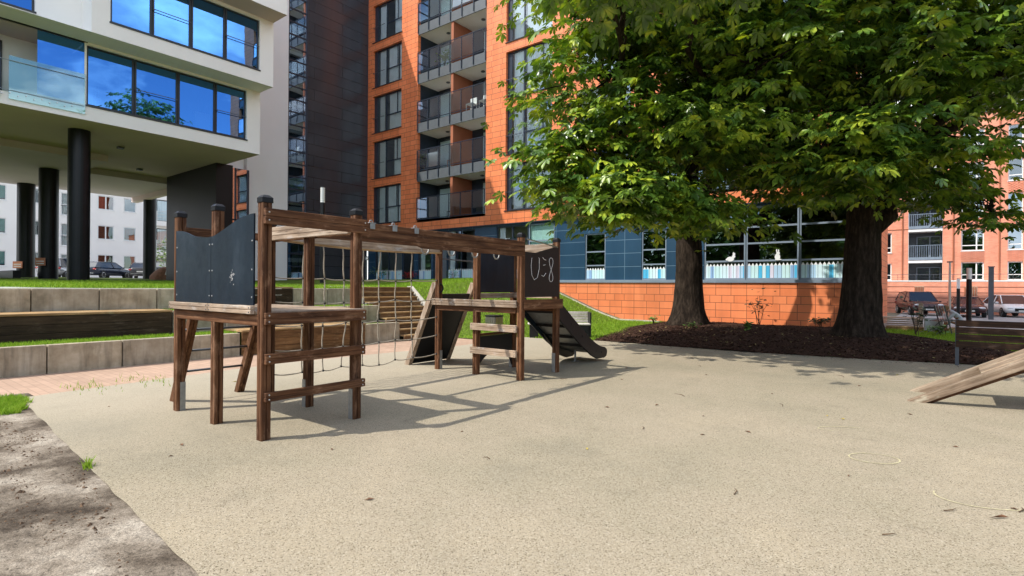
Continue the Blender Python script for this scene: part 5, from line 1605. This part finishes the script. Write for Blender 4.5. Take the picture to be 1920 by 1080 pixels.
car('black car behind the red brown boulder', 'car_black', -20.9, -4.4, 1.93, hv + .2, 4.4, 1.8, 1.45, 'sedan', G2)
car('silver van between the two left black columns', 'car_silver', -28.9, -9.9, 1.93, hv + .3, 4.6, 1.85, 1.75, 'suv', G2)

# boulder with a tilted sign, signs on the columns
m = MB(); m.ball((0, 0, 0), .95, .75, .72, 18, 12)
m.v = [(x * (1 + .16 * noise.noise(Vector((x * 1.5, y * 1.5, z * 1.5)))), y * (1 + .2 * noise.noise(Vector((x, y * 2, z)))), max(-.1, z * (1 + .2 * noise.noise(Vector((x * 2, y, z + 4)))))) for x, y, z in m.v]
o = m.build('boulder', 'boulder', local=True); o.location = (-8.08, -9.37, 1.84); tag(o, 'rounded red brown boulder on the grass edge beneath the white building', 'boulder')
o = MB().box(-.02, .02, -.33, .33, -.3, .3).build('sign_board', 'sign_white', local=True); o.location = (-6.45, -9.55, 2.3); o.rotation_euler = (R(-14), 0, R(-52)); tag(o, 'tilted white sign board with a dark mark leaning on the boulder', 'sign')
MB().box(.021, .026, -.14, .16, -.12, -.05).box(.021, .026, .02, .12, -.05, .14).build('sign_mark', 'core_black', o, local=True)
for x, y, z, w, lab in ((-6.4 + .38, -15.4 - .42, 2.62, .5, 'small red and white notice on the thick middle black column'), (-13.0 + .35, -15.1 - .45, 2.6, .55, 'small red and white notice near the foot of the rearmost black column')):
    o = MB().box(-.02, .02, -w / 2, w / 2, -.2, .2).build('notice_board', 'sign_orange', local=True); o.location = (x, y, z); o.rotation_euler = (0, 0, R(-52)); tag(o, lab, 'sign', 'notices on the black columns')
    MB().box(.021, .026, -w * .4, w * .4, .0, .05).box(.021, .026, -w * .4, w * .4, -.12, -.07).build('notice_text', 'sign_white', o, local=True)
tag(MB().box(-13.9, -5.9, -16.9, -16.6, 1.6, 2.15).build('low_trough', 'core_black', origin=(-10, -16.7, 1.9)), 'low black trough at the feet of the left black columns', 'trough')

# ================================================================== SMALL PLANTS
def leafy(name, label, x, y, z, h, r_, n, mat, cat='shrub', group=None, ls=.09, stems=5, seed=1, flat=1.0):
    rs = random.Random(seed)
    t = thing(name, label, cat, (x, y, z), group=group)
    m = MB(); tips = []
    for k in range(stems):
        a = rs.uniform(0, 6.28); rr = r_ * rs.uniform(.2, .9)
        p0 = (x + rs.uniform(-.05, .05), y + rs.uniform(-.05, .05), z - .05); p1 = (x + math.cos(a) * rr * .5, y + math.sin(a) * rr * .5, z + h * .5); p2 = (x + math.cos(a) * rr, y + math.sin(a) * rr, z + h * rs.uniform(.7, 1))
        m.tube([p0, p1, p2], [.012, .009, .004], 5); tips += [p1, p2, ((p1[0] + p2[0]) / 2, (p1[1] + p2[1]) / 2, (p1[2] + p2[2]) / 2)]
    m.build('stem', 'stem_brown', t)
    m = MB()
    for k in range(n):
        c = rs.choice(tips); s_ = ls * rs.uniform(.6, 1.3)
        px, py, pz = c[0] + rs.gauss(0, r_ * .28), c[1] + rs.gauss(0, r_ * .28), max(z + .02, c[2] + rs.gauss(0, h * .14))
        a = rs.uniform(0, 6.28); u = Vector((math.cos(a), math.sin(a), rs.uniform(-.6, .4))).normalized() * s_; v = u.cross(Vector((rs.uniform(-.4, .4), rs.uniform(-.4, .4), 1))).normalized() * s_ * .38
        p = Vector((px, py, pz)); i = len(m.v)
        m.v += [tuple(p - u * .5), tuple(p + v), tuple(p + u * .6), tuple(p - v)]; m.face((i, i + 1, i + 2, i + 3))
    m.build('leaves', mat, t)
    return t
leafy('shrub', 'light green bushy shrub beyond the boulder beneath the white building', -16.1, -6.3, 1.95, 2.6, 1.0, 500, 'shrub_green', ls=.2, seed=2)
leafy('sapling', 'spindly young plant with few dark leaves against the orange wall between the trees', 25.2, -1.4, .2, 1.05, .55, 70, 'plant_dark', 'sapling', ls=.13, stems=5, seed=4)
leafy('low_plant', 'low dark leafy plant at the wall left of the right tree', 27.2, -1.2, .15, .35, .4, 120, 'plant_dark', 'plant', ls=.12, seed=5)
leafy('low_plant', 'small green plant beside the left tree on the grass edge', 21.3, -1.9, .1, .25, .3, 90, 'plant_green', 'plant', ls=.09, seed=6)
leafy('low_plant', 'small tuft of narrow leaves in the middle of the mulch bed', 26.0, -6.0, .22, .28, .14, 50, 'plant_green', 'plant', ls=.14, seed=7)
leafy('low_plant', 'low spreading plant in the mulch in front of the left tree', 24.2, -5.6, .22, .16, .35, 60, 'plant_green', 'plant', ls=.10, seed=8)
leafy('low_plant', 'leafy green plant at the foot of the bank behind the far platform', 18.2, -7.6, .35, .7, .5, 260, 'plant_green', 'plant', ls=.12, seed=9)
leafy('sapling', 'thin dark leaved sapling right of the right tree in front of the platform', 29.9, -.6, .05, 1.1, .6, 60, 'plant_dark', 'sapling', ls=.14, stems=6, seed=10)
leafy('low_plant', 'low leafy plant by the timber edging near the folding chair', 30.6, -.2, 0, .35, .5, 120, 'plant_green', 'plant', ls=.12, seed=12)
leafy('flower_bush', 'loose green bush in front of the picket film by the building', 2.2, -.6, 1.9, .75, .8, 160, 'plant_green', 'bush', ls=.12, seed=13)
leafy('flower_bush', 'small bush with blue green leaves before the right end of the glazed ground floor', 8.7, -.7, 1.86, .6, .5, 110, 'plant_green', 'bush', ls=.1, seed=14)
leafy('flower_bush', 'patch of red flowers at the foot of the navy facade', 4.9, -.7, 1.88, .42, .6, 220, 'flower_red', 'flowers', ls=.09, seed=15)
leafy('balcony_plant', 'bright green potted plants on the second balcony from the top', 6.9, .35, 14.75, .9, .6, 200, 'shrub_green', 'plant', ls=.14, seed=16)
leafy('balcony_plant', 'green plant with white flowers at the corner of the second balcony from below', 5.25, .3, 8.66, 1.0, .3, 130, 'plant_green', 'plant', ls=.12, seed=17)
# balcony furniture
def garden_chair(x, y, z, label, mat='plastic_black'):
    t = thing('balcony_chair', label, 'chair', (x, y, z), group='chairs on the orange building balconies')
    m = MB()
    for a in (-.22, .22):
        for b in (-.2, .2): m.bar((x + a, y + b, z), (x + a, y + b, z + (.85 if b > 0 else .44)), .035, .035)
    m.build('leg', mat, t); MB().box(x - .25, x + .25, y - .22, y + .22, z + .42, z + .46).build('seat', mat, t); MB().box(x - .25, x + .25, y + .18, y + .21, z + .5, z + .86).build('backrest', mat, t)
garden_chair(7.2, .8, 5.6, 'dark chair on the lowest balcony')
garden_chair(7.3, .7, 8.66, 'dark chair on the second balcony from below', 'terracotta')
garden_chair(9.9, .6, 11.7, 'pale chair on the third balcony from below', 'lamp_white')
garden_chair(8.9, .6, 11.7, 'pale chair left of the other on the third balcony from below', 'lamp_white')
m = MB(); wavy(m, 5.3, 6.4, 8.9, 9.75, .45, .04)
tag(m.build('drying_cloth', 'car_silver', origin=(5.8, .45, 8.9)), 'lilac cloth drying on the second balcony from below', 'cloth')

# ================================================================== LITTER ON THE GROUND
random.seed(21)
m = MB(); m.v = [(30.73, -18.26, .004), (30.77, -18.24, .022), (30.84, -18.17, .008), (30.80, -18.19, .024), (30.765, -18.225, .006)]
m.face((0, 1, 4)); m.face((1, 2, 4)); m.face((2, 3, 4)); m.face((3, 0, 4))
tag(m.build('curled_leaf', 'leaf_dry', origin=(30.78, -18.22, 0)), 'curled dark leaf near the right foreground, the largest on the rubber surface', 'leaf')
pts_l = [(27.33, -20.62), (28.57, -17.42), (27.63, -16.37), (29.43, -15.63), (30.88, -17.95), (30.9, -20.0), (31.6, -19.6), (29.9, -17.9), (28.3, -16.6), (27.2, -16.9), (29.6, -15.7), (26.4, -14.9), (28.6, -14.6), (27.3, -13.5), (29.5, -13.0), (25.9, -13.7), (30.2, -14.9), (27.9, -18.6), (26.6, -18.9), (25.9, -17.1), (25.2, -21.1), (24.9, -20.9), (28.1, -11.6), (26.3, -11.4), (29.9, -11.3), (24.8, -12.1), (28.9, -17.0), (26.1, -20.1), (31.0, -17.4), (30.6, -16.3), (22.5, -20.8), (21.9, -19.0)]
for k, (x, y) in enumerate(pts_l):
    a = random.uniform(0, 6.28); s_ = random.uniform(.018, .045)
    i = 0; m = MB()
    u = (math.cos(a) * s_, math.sin(a) * s_); v = (-math.sin(a) * s_ * .4, math.cos(a) * s_ * .4)
    m.v = [(x - u[0], y - u[1], .003), (x + v[0] * .9, y + v[1] * .9, .014), (x + u[0], y + u[1], .006), (x - v[0], y - v[1], .012), (x, y, .004)]
    m.face((0, 1, 4)); m.face((1, 2, 4)); m.face((2, 3, 4)); m.face((3, 0, 4))
    tag(m.build('dry_leaf', 'leaf_yellow' if k % 7 == 3 else 'leaf_dry', origin=(x, y, 0)), 'small dry leaf lying on the beige rubber surface', 'leaf', 'dry leaves strewn on the rubber surface')
for k, (x, y, L_) in enumerate([(31.15, -20.5, .1), (29.3, -18.9, .14), (28.9, -15.4, .16), (27.7, -15.6, .2), (30.5, -18.3, .12), (29.2, -12.2, .22), (28.0, -17.6, .1), (26.9, -12.6, .14), (30.2, -19.0, .1), (25.6, -15.5, .12), (30.9, -18.0, .12), (27.4, -19.4, .08)]):
    a = random.uniform(0, 3.14)
    m = MB(); m.tube([(x, y, .006), (x + math.cos(a) * L_ * .5, y + math.sin(a) * L_ * .5, .012), (x + math.cos(a + .3) * L_, y + math.sin(a + .3) * L_, .006)], [.004, .0035, .0015], 5)
    tag(m.build('twig', 'twig_brown', origin=(x, y, 0)), 'thin dark twig lying on the beige rubber surface', 'twig', 'twigs strewn on the rubber surface')
V, F = scatter_quads(np.stack([rng.uniform(23, 32, 260), rng.uniform(-9.2, -5, 260), np.zeros(260)], 1), .055)
keep = []
V = V.reshape(-1, 4, 3)
for q in V:
    c = q.mean(0)
    if inside(MP, c[0], c[1]): q[:, 2] += mulch_h(c[0], c[1]) + .035 - 0; keep.append(q)
V = np.concatenate(keep); tag(npmesh('fallen_leaves', V, np.arange(len(V)).reshape(-1, 4), 'leaf_faded'), 'fallen faded leaves dotted over the shaded bark mulch', 'leaves', kind='stuff')
# chalk drawings
def chalk_line(pts, label, w=.008):
    random.seed(len(pts)); m = MB()
    for (x0, y0), (x1, y1) in zip(pts[:-1], pts[1:]):
        d = Vector((x1 - x0, y1 - y0)); d.normalize(); n = Vector((-d.y, d.x)) * w * random.uniform(.4, 1)
        m.quad((x0 - n.x, y0 - n.y, .004), (x1 - n.x, y1 - n.y, .004), (x1 + n.x, y1 + n.y, .004), (x0 + n.x, y0 + n.y, .004))
    tag(m.build('chalk_drawing', 'chalk_yellow'), label, 'chalk drawing', 'faint yellow chalk drawings')
def ell(cx_, cy_, rx, ry, a0, a1, n=40, rot=0):
    return [(cx_ + rx * math.cos(a0 + (a1 - a0) * k / n) * math.cos(rot) - ry * math.sin(a0 + (a1 - a0) * k / n) * math.sin(rot), cy_ + rx * math.cos(a0 + (a1 - a0) * k / n) * math.sin(rot) + ry * math.sin(a0 + (a1 - a0) * k / n) * math.cos(rot)) for k in range(n + 1)]
chalk_line(ell(30.02, -17.22, .2, .15, 0, 6.28, 46, .6), 'small faint yellow chalk loop in the middle of the right foreground')
chalk_line(ell(29.66, -16.22, .25, .1, .6, 4.2, 36, .6), 'faint yellow chalk curve farther back than the chalk loop')
chalk_line(ell(30.75, -17.8, .34, .22, 2.6, 6.0, 40, .6), 'long faint yellow chalk arc nearest the right edge')

# ================================================================== CHESTNUT TREES
def tree(label, x, y, z, r0, forks, lobes, seed, nleaf, lean=(0, 0), th=4.2):
    rs = random.Random(seed); rg = np.random.default_rng(seed)
    t = thing('chestnut_tree', label, 'tree', (x, y, z), group='chestnut trees in the mulch bed')
    # trunk with buttressed foot
    m = MB(); n = 28; lv = 22; i0 = 0
    for a in range(lv + 1):
        f = a / lv; h = -.25 + (th + .25) * f
        for b in range(n):
            an = 2 * math.pi * b / n
            flare = .85 * math.exp(-max(0, h) / .33) * (.55 + .45 * math.cos(an * 5 + seed)) * .75 + .12 * math.exp(-max(0, h) / 1.0)
            rad = r0 * (1 - .16 * f + flare + .05 * noise.noise(Vector((math.cos(an) * 1.5, math.sin(an) * 1.5, h * .8 + seed))) + .035 * math.sin(an * 9 + h * .7 + seed) + .05 * noise.noise(Vector((math.cos(an) * 5, math.sin(an) * 5, h * 2.2))))
            if f > .9: rad *= 1 - (f - .9) * 2
            m.v.append((x + lean[0] * f + rad * math.cos(an), y + lean[1] * f + rad * math.sin(an), z + h))
    for a in range(lv):
        for b in range(n):
            p = a * n + b; q = a * n + (b + 1) % n; m.face((p, q, q + n, p + n))
    m.face(tuple(lv * n + b for b in range(n)))
    m.build('trunk', 'tree_bark', t, smooth=True)
    top = Vector((x + lean[0], y + lean[1], z + th))
    def limb(p0, p1, ra, rb_, bow=.6, seg=9, jit=.12):
        p0 = Vector(p0); p1 = Vector(p1); pts = []; rr = []
        for k in range(seg + 1):
            f = k / seg; p = p0.lerp(p1, f); p.z += bow * math.sin(math.pi * f) * .5
            if 0 < k < seg: p += Vector((rs.gauss(0, jit), rs.gauss(0, jit), rs.gauss(0, jit * .6)))
            pts.append(tuple(p)); rr.append(ra + (rb_ - ra) * f ** .8)
        return pts, rr
    ends = []
    for (fx, fy, fz, ra, rb_, zs) in forks:
        pts, rr = limb((top.x - (0), top.y, z + zs), (fx, fy, fz), ra, rb_, .5)
        MB().tube(pts, rr, 12).build('limb', 'tree_bark', t, smooth=True)
        ends += [Vector(p) for p in pts[4:]]
    m = MB(); C = []
    for (cx_, cy_, cz_, rx, ry, rz_, nc) in lobes:
        c = Vector((cx_, cy_, cz_))
        e = min(ends, key=lambda q: (q - c).length) if ends else top
        pts, rr = limb(e, c, .09, .04, .3, 7); m.tube(pts, rr, 7)
        nc = max(5, int(nc * .40))
        d = rg.normal(size=(nc, 3)); d /= np.linalg.norm(d, axis=1)[:, None]
        rad = rg.uniform(0, 1, nc) ** .36
        lump = 1 + .16 * np.sin(d[:, 0] * 5 + seed) * np.cos(d[:, 1] * 4.3 + d[:, 2] * 3)
        pos = np.array(c) + d * (rad * lump)[:, None] * np.array([rx, ry, rz_])
        C.append(pos)
        for k in range(12):
            q = Vector(pos[rg.integers(nc)].tolist()); s_ = pts[rs.randint(3, 7)]
            a, b = limb(s_, q, .035, .01, .25, 5, .06); m.tube(a, b, 5)
    m.build('branches', 'tree_bark', t, smooth=True)
    C = np.concatenate(C)
    # trim anything that would hang to the ground
    C = C[C[:, 2] > 2.75]
    fld = np.sin(C[:, 0] * 2.1 + seed) * np.sin(C[:, 1] * 2.3 + 1.3 * seed) + .7 * np.sin(C[:, 2] * 2.9 + C[:, 0] * .9)
    C = C[fld > -.52]
    cc = np.array([np.average([l[0] for l in lobes]), np.average([l[1] for l in lobes]), 0])
    per = max(6, nleaf // len(C)); N = len(C) * per
    base = np.repeat(C, per, 0)
    off = rg.normal(size=(N, 3)) * np.array([.46, .46, .07])
    off[:, 2] -= .30 * (off[:, 0] ** 2 + off[:, 1] ** 2)
    P0 = base + off
    out = off[:, :2] * 1.6 + (base[:, :2] - cc[:2]) / (np.linalg.norm(base[:, :2] - cc[:2], axis=1)[:, None] + .01) * .25
    ang = np.arctan2(out[:, 1], out[:, 0]) + rg.normal(0, .5, N)
    pitch = rg.normal(.38, .28, N)          # droop of the leaf axis
    roll = rg.normal(0, .35, N)
    f = np.stack([np.cos(ang) * np.cos(pitch), np.sin(ang) * np.cos(pitch), -np.sin(pitch)], 1)
    s = np.stack([-np.sin(ang), np.cos(ang), np.zeros(N)], 1)
    u = np.cross(f, s); s2 = s * np.cos(roll)[:, None] + u * np.sin(roll)[:, None]; u2 = np.cross(f, s2)
    size = rg.uniform(.75, 1.32, N)
    K = 6
    th_ = np.array([-2.05, -1.15, -.4, .4, 1.15, 2.05]); ln = np.array([.105, .165, .205, .205, .165, .105])
    V = np.zeros((N, K, 6, 3), np.float32)
    for k in range(K):
        a = th_[k] + rg.normal(0, .07, N); L = ln[k] * size * rg.uniform(.9, 1.1, N); w = L * .23
        dr = f * np.cos(a)[:, None] + s2 * np.sin(a)[:, None]; pr = -f * np.sin(a)[:, None] + s2 * np.cos(a)[:, None]
        droop = rg.uniform(.12, .42, N)
        tip = dr * (L)[:, None] - u2 * 0 - np.array([0, 0, 1]) * (L * droop)[:, None]
        mid = lambda q, ww: dr * (L * q)[:, None] - np.array([0, 0, 1]) * (L * droop * q * q)[:, None] + pr * (w * ww)[:, None] + u2 * (np.abs(ww) * w * .3)[:, None]
        V[:, k, 0] = P0; V[:, k, 1] = P0 + mid(.42, -.62); V[:, k, 2] = P0 + mid(.74, -1.0); V[:, k, 3] = P0 + tip; V[:, k, 4] = P0 + mid(.74, 1.0); V[:, k, 5] = P0 + mid(.42, .62)
    V = V.reshape(-1, 3); nl = N * K
    b = np.arange(nl)[:, None] * 6
    F = np.concatenate([b + np.array([0, 1, 2, 3]), b + np.array([0, 3, 4, 5])], 1).reshape(-1, 4)
    V -= np.array([x, y, z])
    o = npmesh('crown', V, F, 'chestnut_leaf', t)
    return t
def site(X, Y):
    """site survey offsets (right of / ahead of the viewpoint) to world"""
    return 30.463 + .788 * X - .6156 * Y, -23.027 + .6156 * X + .788 * Y
def lobe(X, Y, z, a, h, n):
    x, y = site(X, Y); return (x, y, z, a, a, h, n)
def fk(X, Y, z, ra, rb_, zs):
    x, y = site(X, Y); return (x, y, z, ra, rb_, zs)
x, y = site(6.3, 19.5)
tree('broad chestnut tree on the left with its trunk in front of the orange base wall', x, y, .2, .49,
     [fk(3.0, 15.2, 6.5, .24, .1, 3.0), fk(6.3, 18.6, 12, .34, .12, 3.4), fk(8.2, 17.5, 8.0, .24, .1, 3.4), fk(5.0, 14.6, 6.0, .2, .08, 3.2), fk(5.4, 17.6, 8, .16, .06, 3.4)],
     [lobe(2.35, 13.9, 6.9, 2.1, 1.8, 170), lobe(1.6, 13.2, 4.75, 1.5, 1.15, 120), lobe(2.4, 12.9, 3.75, 1.35, .8, 100), lobe(3.9, 12.9, 4.7, 1.9, 1.3, 150), lobe(4.5, 14.0, 7.0, 2.3, 1.9, 170),
      lobe(3.4, 14.4, 9.9, 2.7, 2.2, 170), lobe(6.4, 14.8, 5.3, 1.9, 1.25, 130), lobe(7.2, 15.8, 7.8, 2.3, 1.9, 140), lobe(5.8, 15.0, 10.6, 2.3, 2.2, 150), lobe(2.8, 13.4, 8.8, 1.6, 1.5, 90),
      lobe(6.2, 16.6, 6.0, 1.7, 1.2, 70), lobe(3.6, 12.2, 10.9, 2.8, 1.7, 240), lobe(7.0, 13.6, 12.9, 3.2, 2.0, 260), lobe(9.6, 14.6, 12.2, 2.6, 2.0, 150), lobe(4.2, 13.4, 3.45, 1.4, .5, 60), lobe(1.7, 9.6, 7.2, 1.2, .9, 70), lobe(2.9, 9.2, 7.6, 1.6, 1.0, 90)], 3, 19000)  # highest lobes, above the view, added to cast shade on the right tree
x, y = site(9.55, 15.04)
tree('taller chestnut tree on the right with dark foliage reaching over the benches', x, y, .15, .47,
     [fk(10.6, 15.3, 12, .42, .16, 3.6), fk(7.2, 13.6, 7.2, .24, .1, 3.4), fk(13.6, 15.2, 7.4, .28, .1, 2.9), fk(9.4, 11.4, 7.0, .22, .09, 3.6), fk(12.4, 12.6, 7.6, .22, .09, 3.7), fk(11.6, 17.4, 8, .22, .09, 3.7), fk(12.6, 15.3, 4.9, .14, .05, 3.3), fk(7.2, 12.6, 11.5, .2, .08, 4.0)],
     [lobe(6.6, 13.4, 7.0, 2.3, 1.9, 190), lobe(5.4, 12.2, 6.4, 1.5, 1.1, 90), lobe(7.2, 12.0, 4.9, 1.5, .9, 100), lobe(8.6, 11.6, 6.9, 2.1, 1.7, 170), lobe(8.0, 13.6, 4.4, 1.7, .8, 100), lobe(9.4, 13.6, 9.2, 2.9, 2.3, 230),
      lobe(9.7, 13.0, 4.6, 1.9, .8, 110), lobe(11.2, 12.4, 7.4, 2.4, 1.7, 200), lobe(13.0, 13.4, 7.4, 2.4, 1.8, 200), lobe(13.6, 15.2, 7.6, 2.2, 1.1, 120), lobe(12.2, 15.2, 4.3, 1.1, .55, 42), lobe(13.2, 15.0, 3.55, .5, .22, 14), lobe(4.2, 11.5, 11.5, 2.6, 1.8, 170), lobe(6.8, 12.2, 12.8, 2.8, 2.0, 170), lobe(10.0, 12.6, 13.2, 2.8, 2.0, 150), lobe(8.86, 14.05, 14.8, 2.7, 2.2, 200), lobe(9.2, 13.6, 12.8, 2.6, 1.8, 120), lobe(7.4, 13.2, 13.4, 1.8, 1.4, 70), lobe(14.8, 15.6, 8.4, 2.7, 1.8, 150),  # includes unseen high lobes added to keep the crown below in shade
      lobe(12.2, 14.6, 11, 3.2, 2.6, 210), lobe(8.2, 15.0, 11.5, 3.0, 2.6, 170), lobe(11.8, 17.2, 8.0, 2.3, 2.0, 110), lobe(10.4, 17.0, 5.6, 2.0, 1.0, 80), lobe(6.6, 11.0, 8.2, 1.8, 1.5, 110)], 8, 21500, lean=(.15, .05), th=4.6)

# ================================================================== WOOD BEHIND THE VIEWPOINT (seen only in reflections)
n = 42000
az = rng.uniform(R(-165), R(62), n); kk = np.floor(az / .16)
rr = 40 + 9 * rng.uniform(0, 1, n) + 4 * np.sin(kk * 2.3)
zt = 8.5 + 4.5 * np.abs(np.sin(kk * 1.7 + 1)) * np.abs(np.cos((az / .16 - kk - .5) * 2.4))
zz = zt * rng.uniform(0.02, 1, n) ** .8
pts = np.stack([30 + rr * np.cos(az), -23 + rr * np.sin(az), zz], 1) + rng.normal(0, .4, (n, 3))
V, F = scatter_quads(pts, 1.1, .9)
tag(npmesh('tree_belt', V, F, 'plant_green'), 'far belt of dark green trees around the playground, mirrored in the windows', 'trees', kind='stuff')
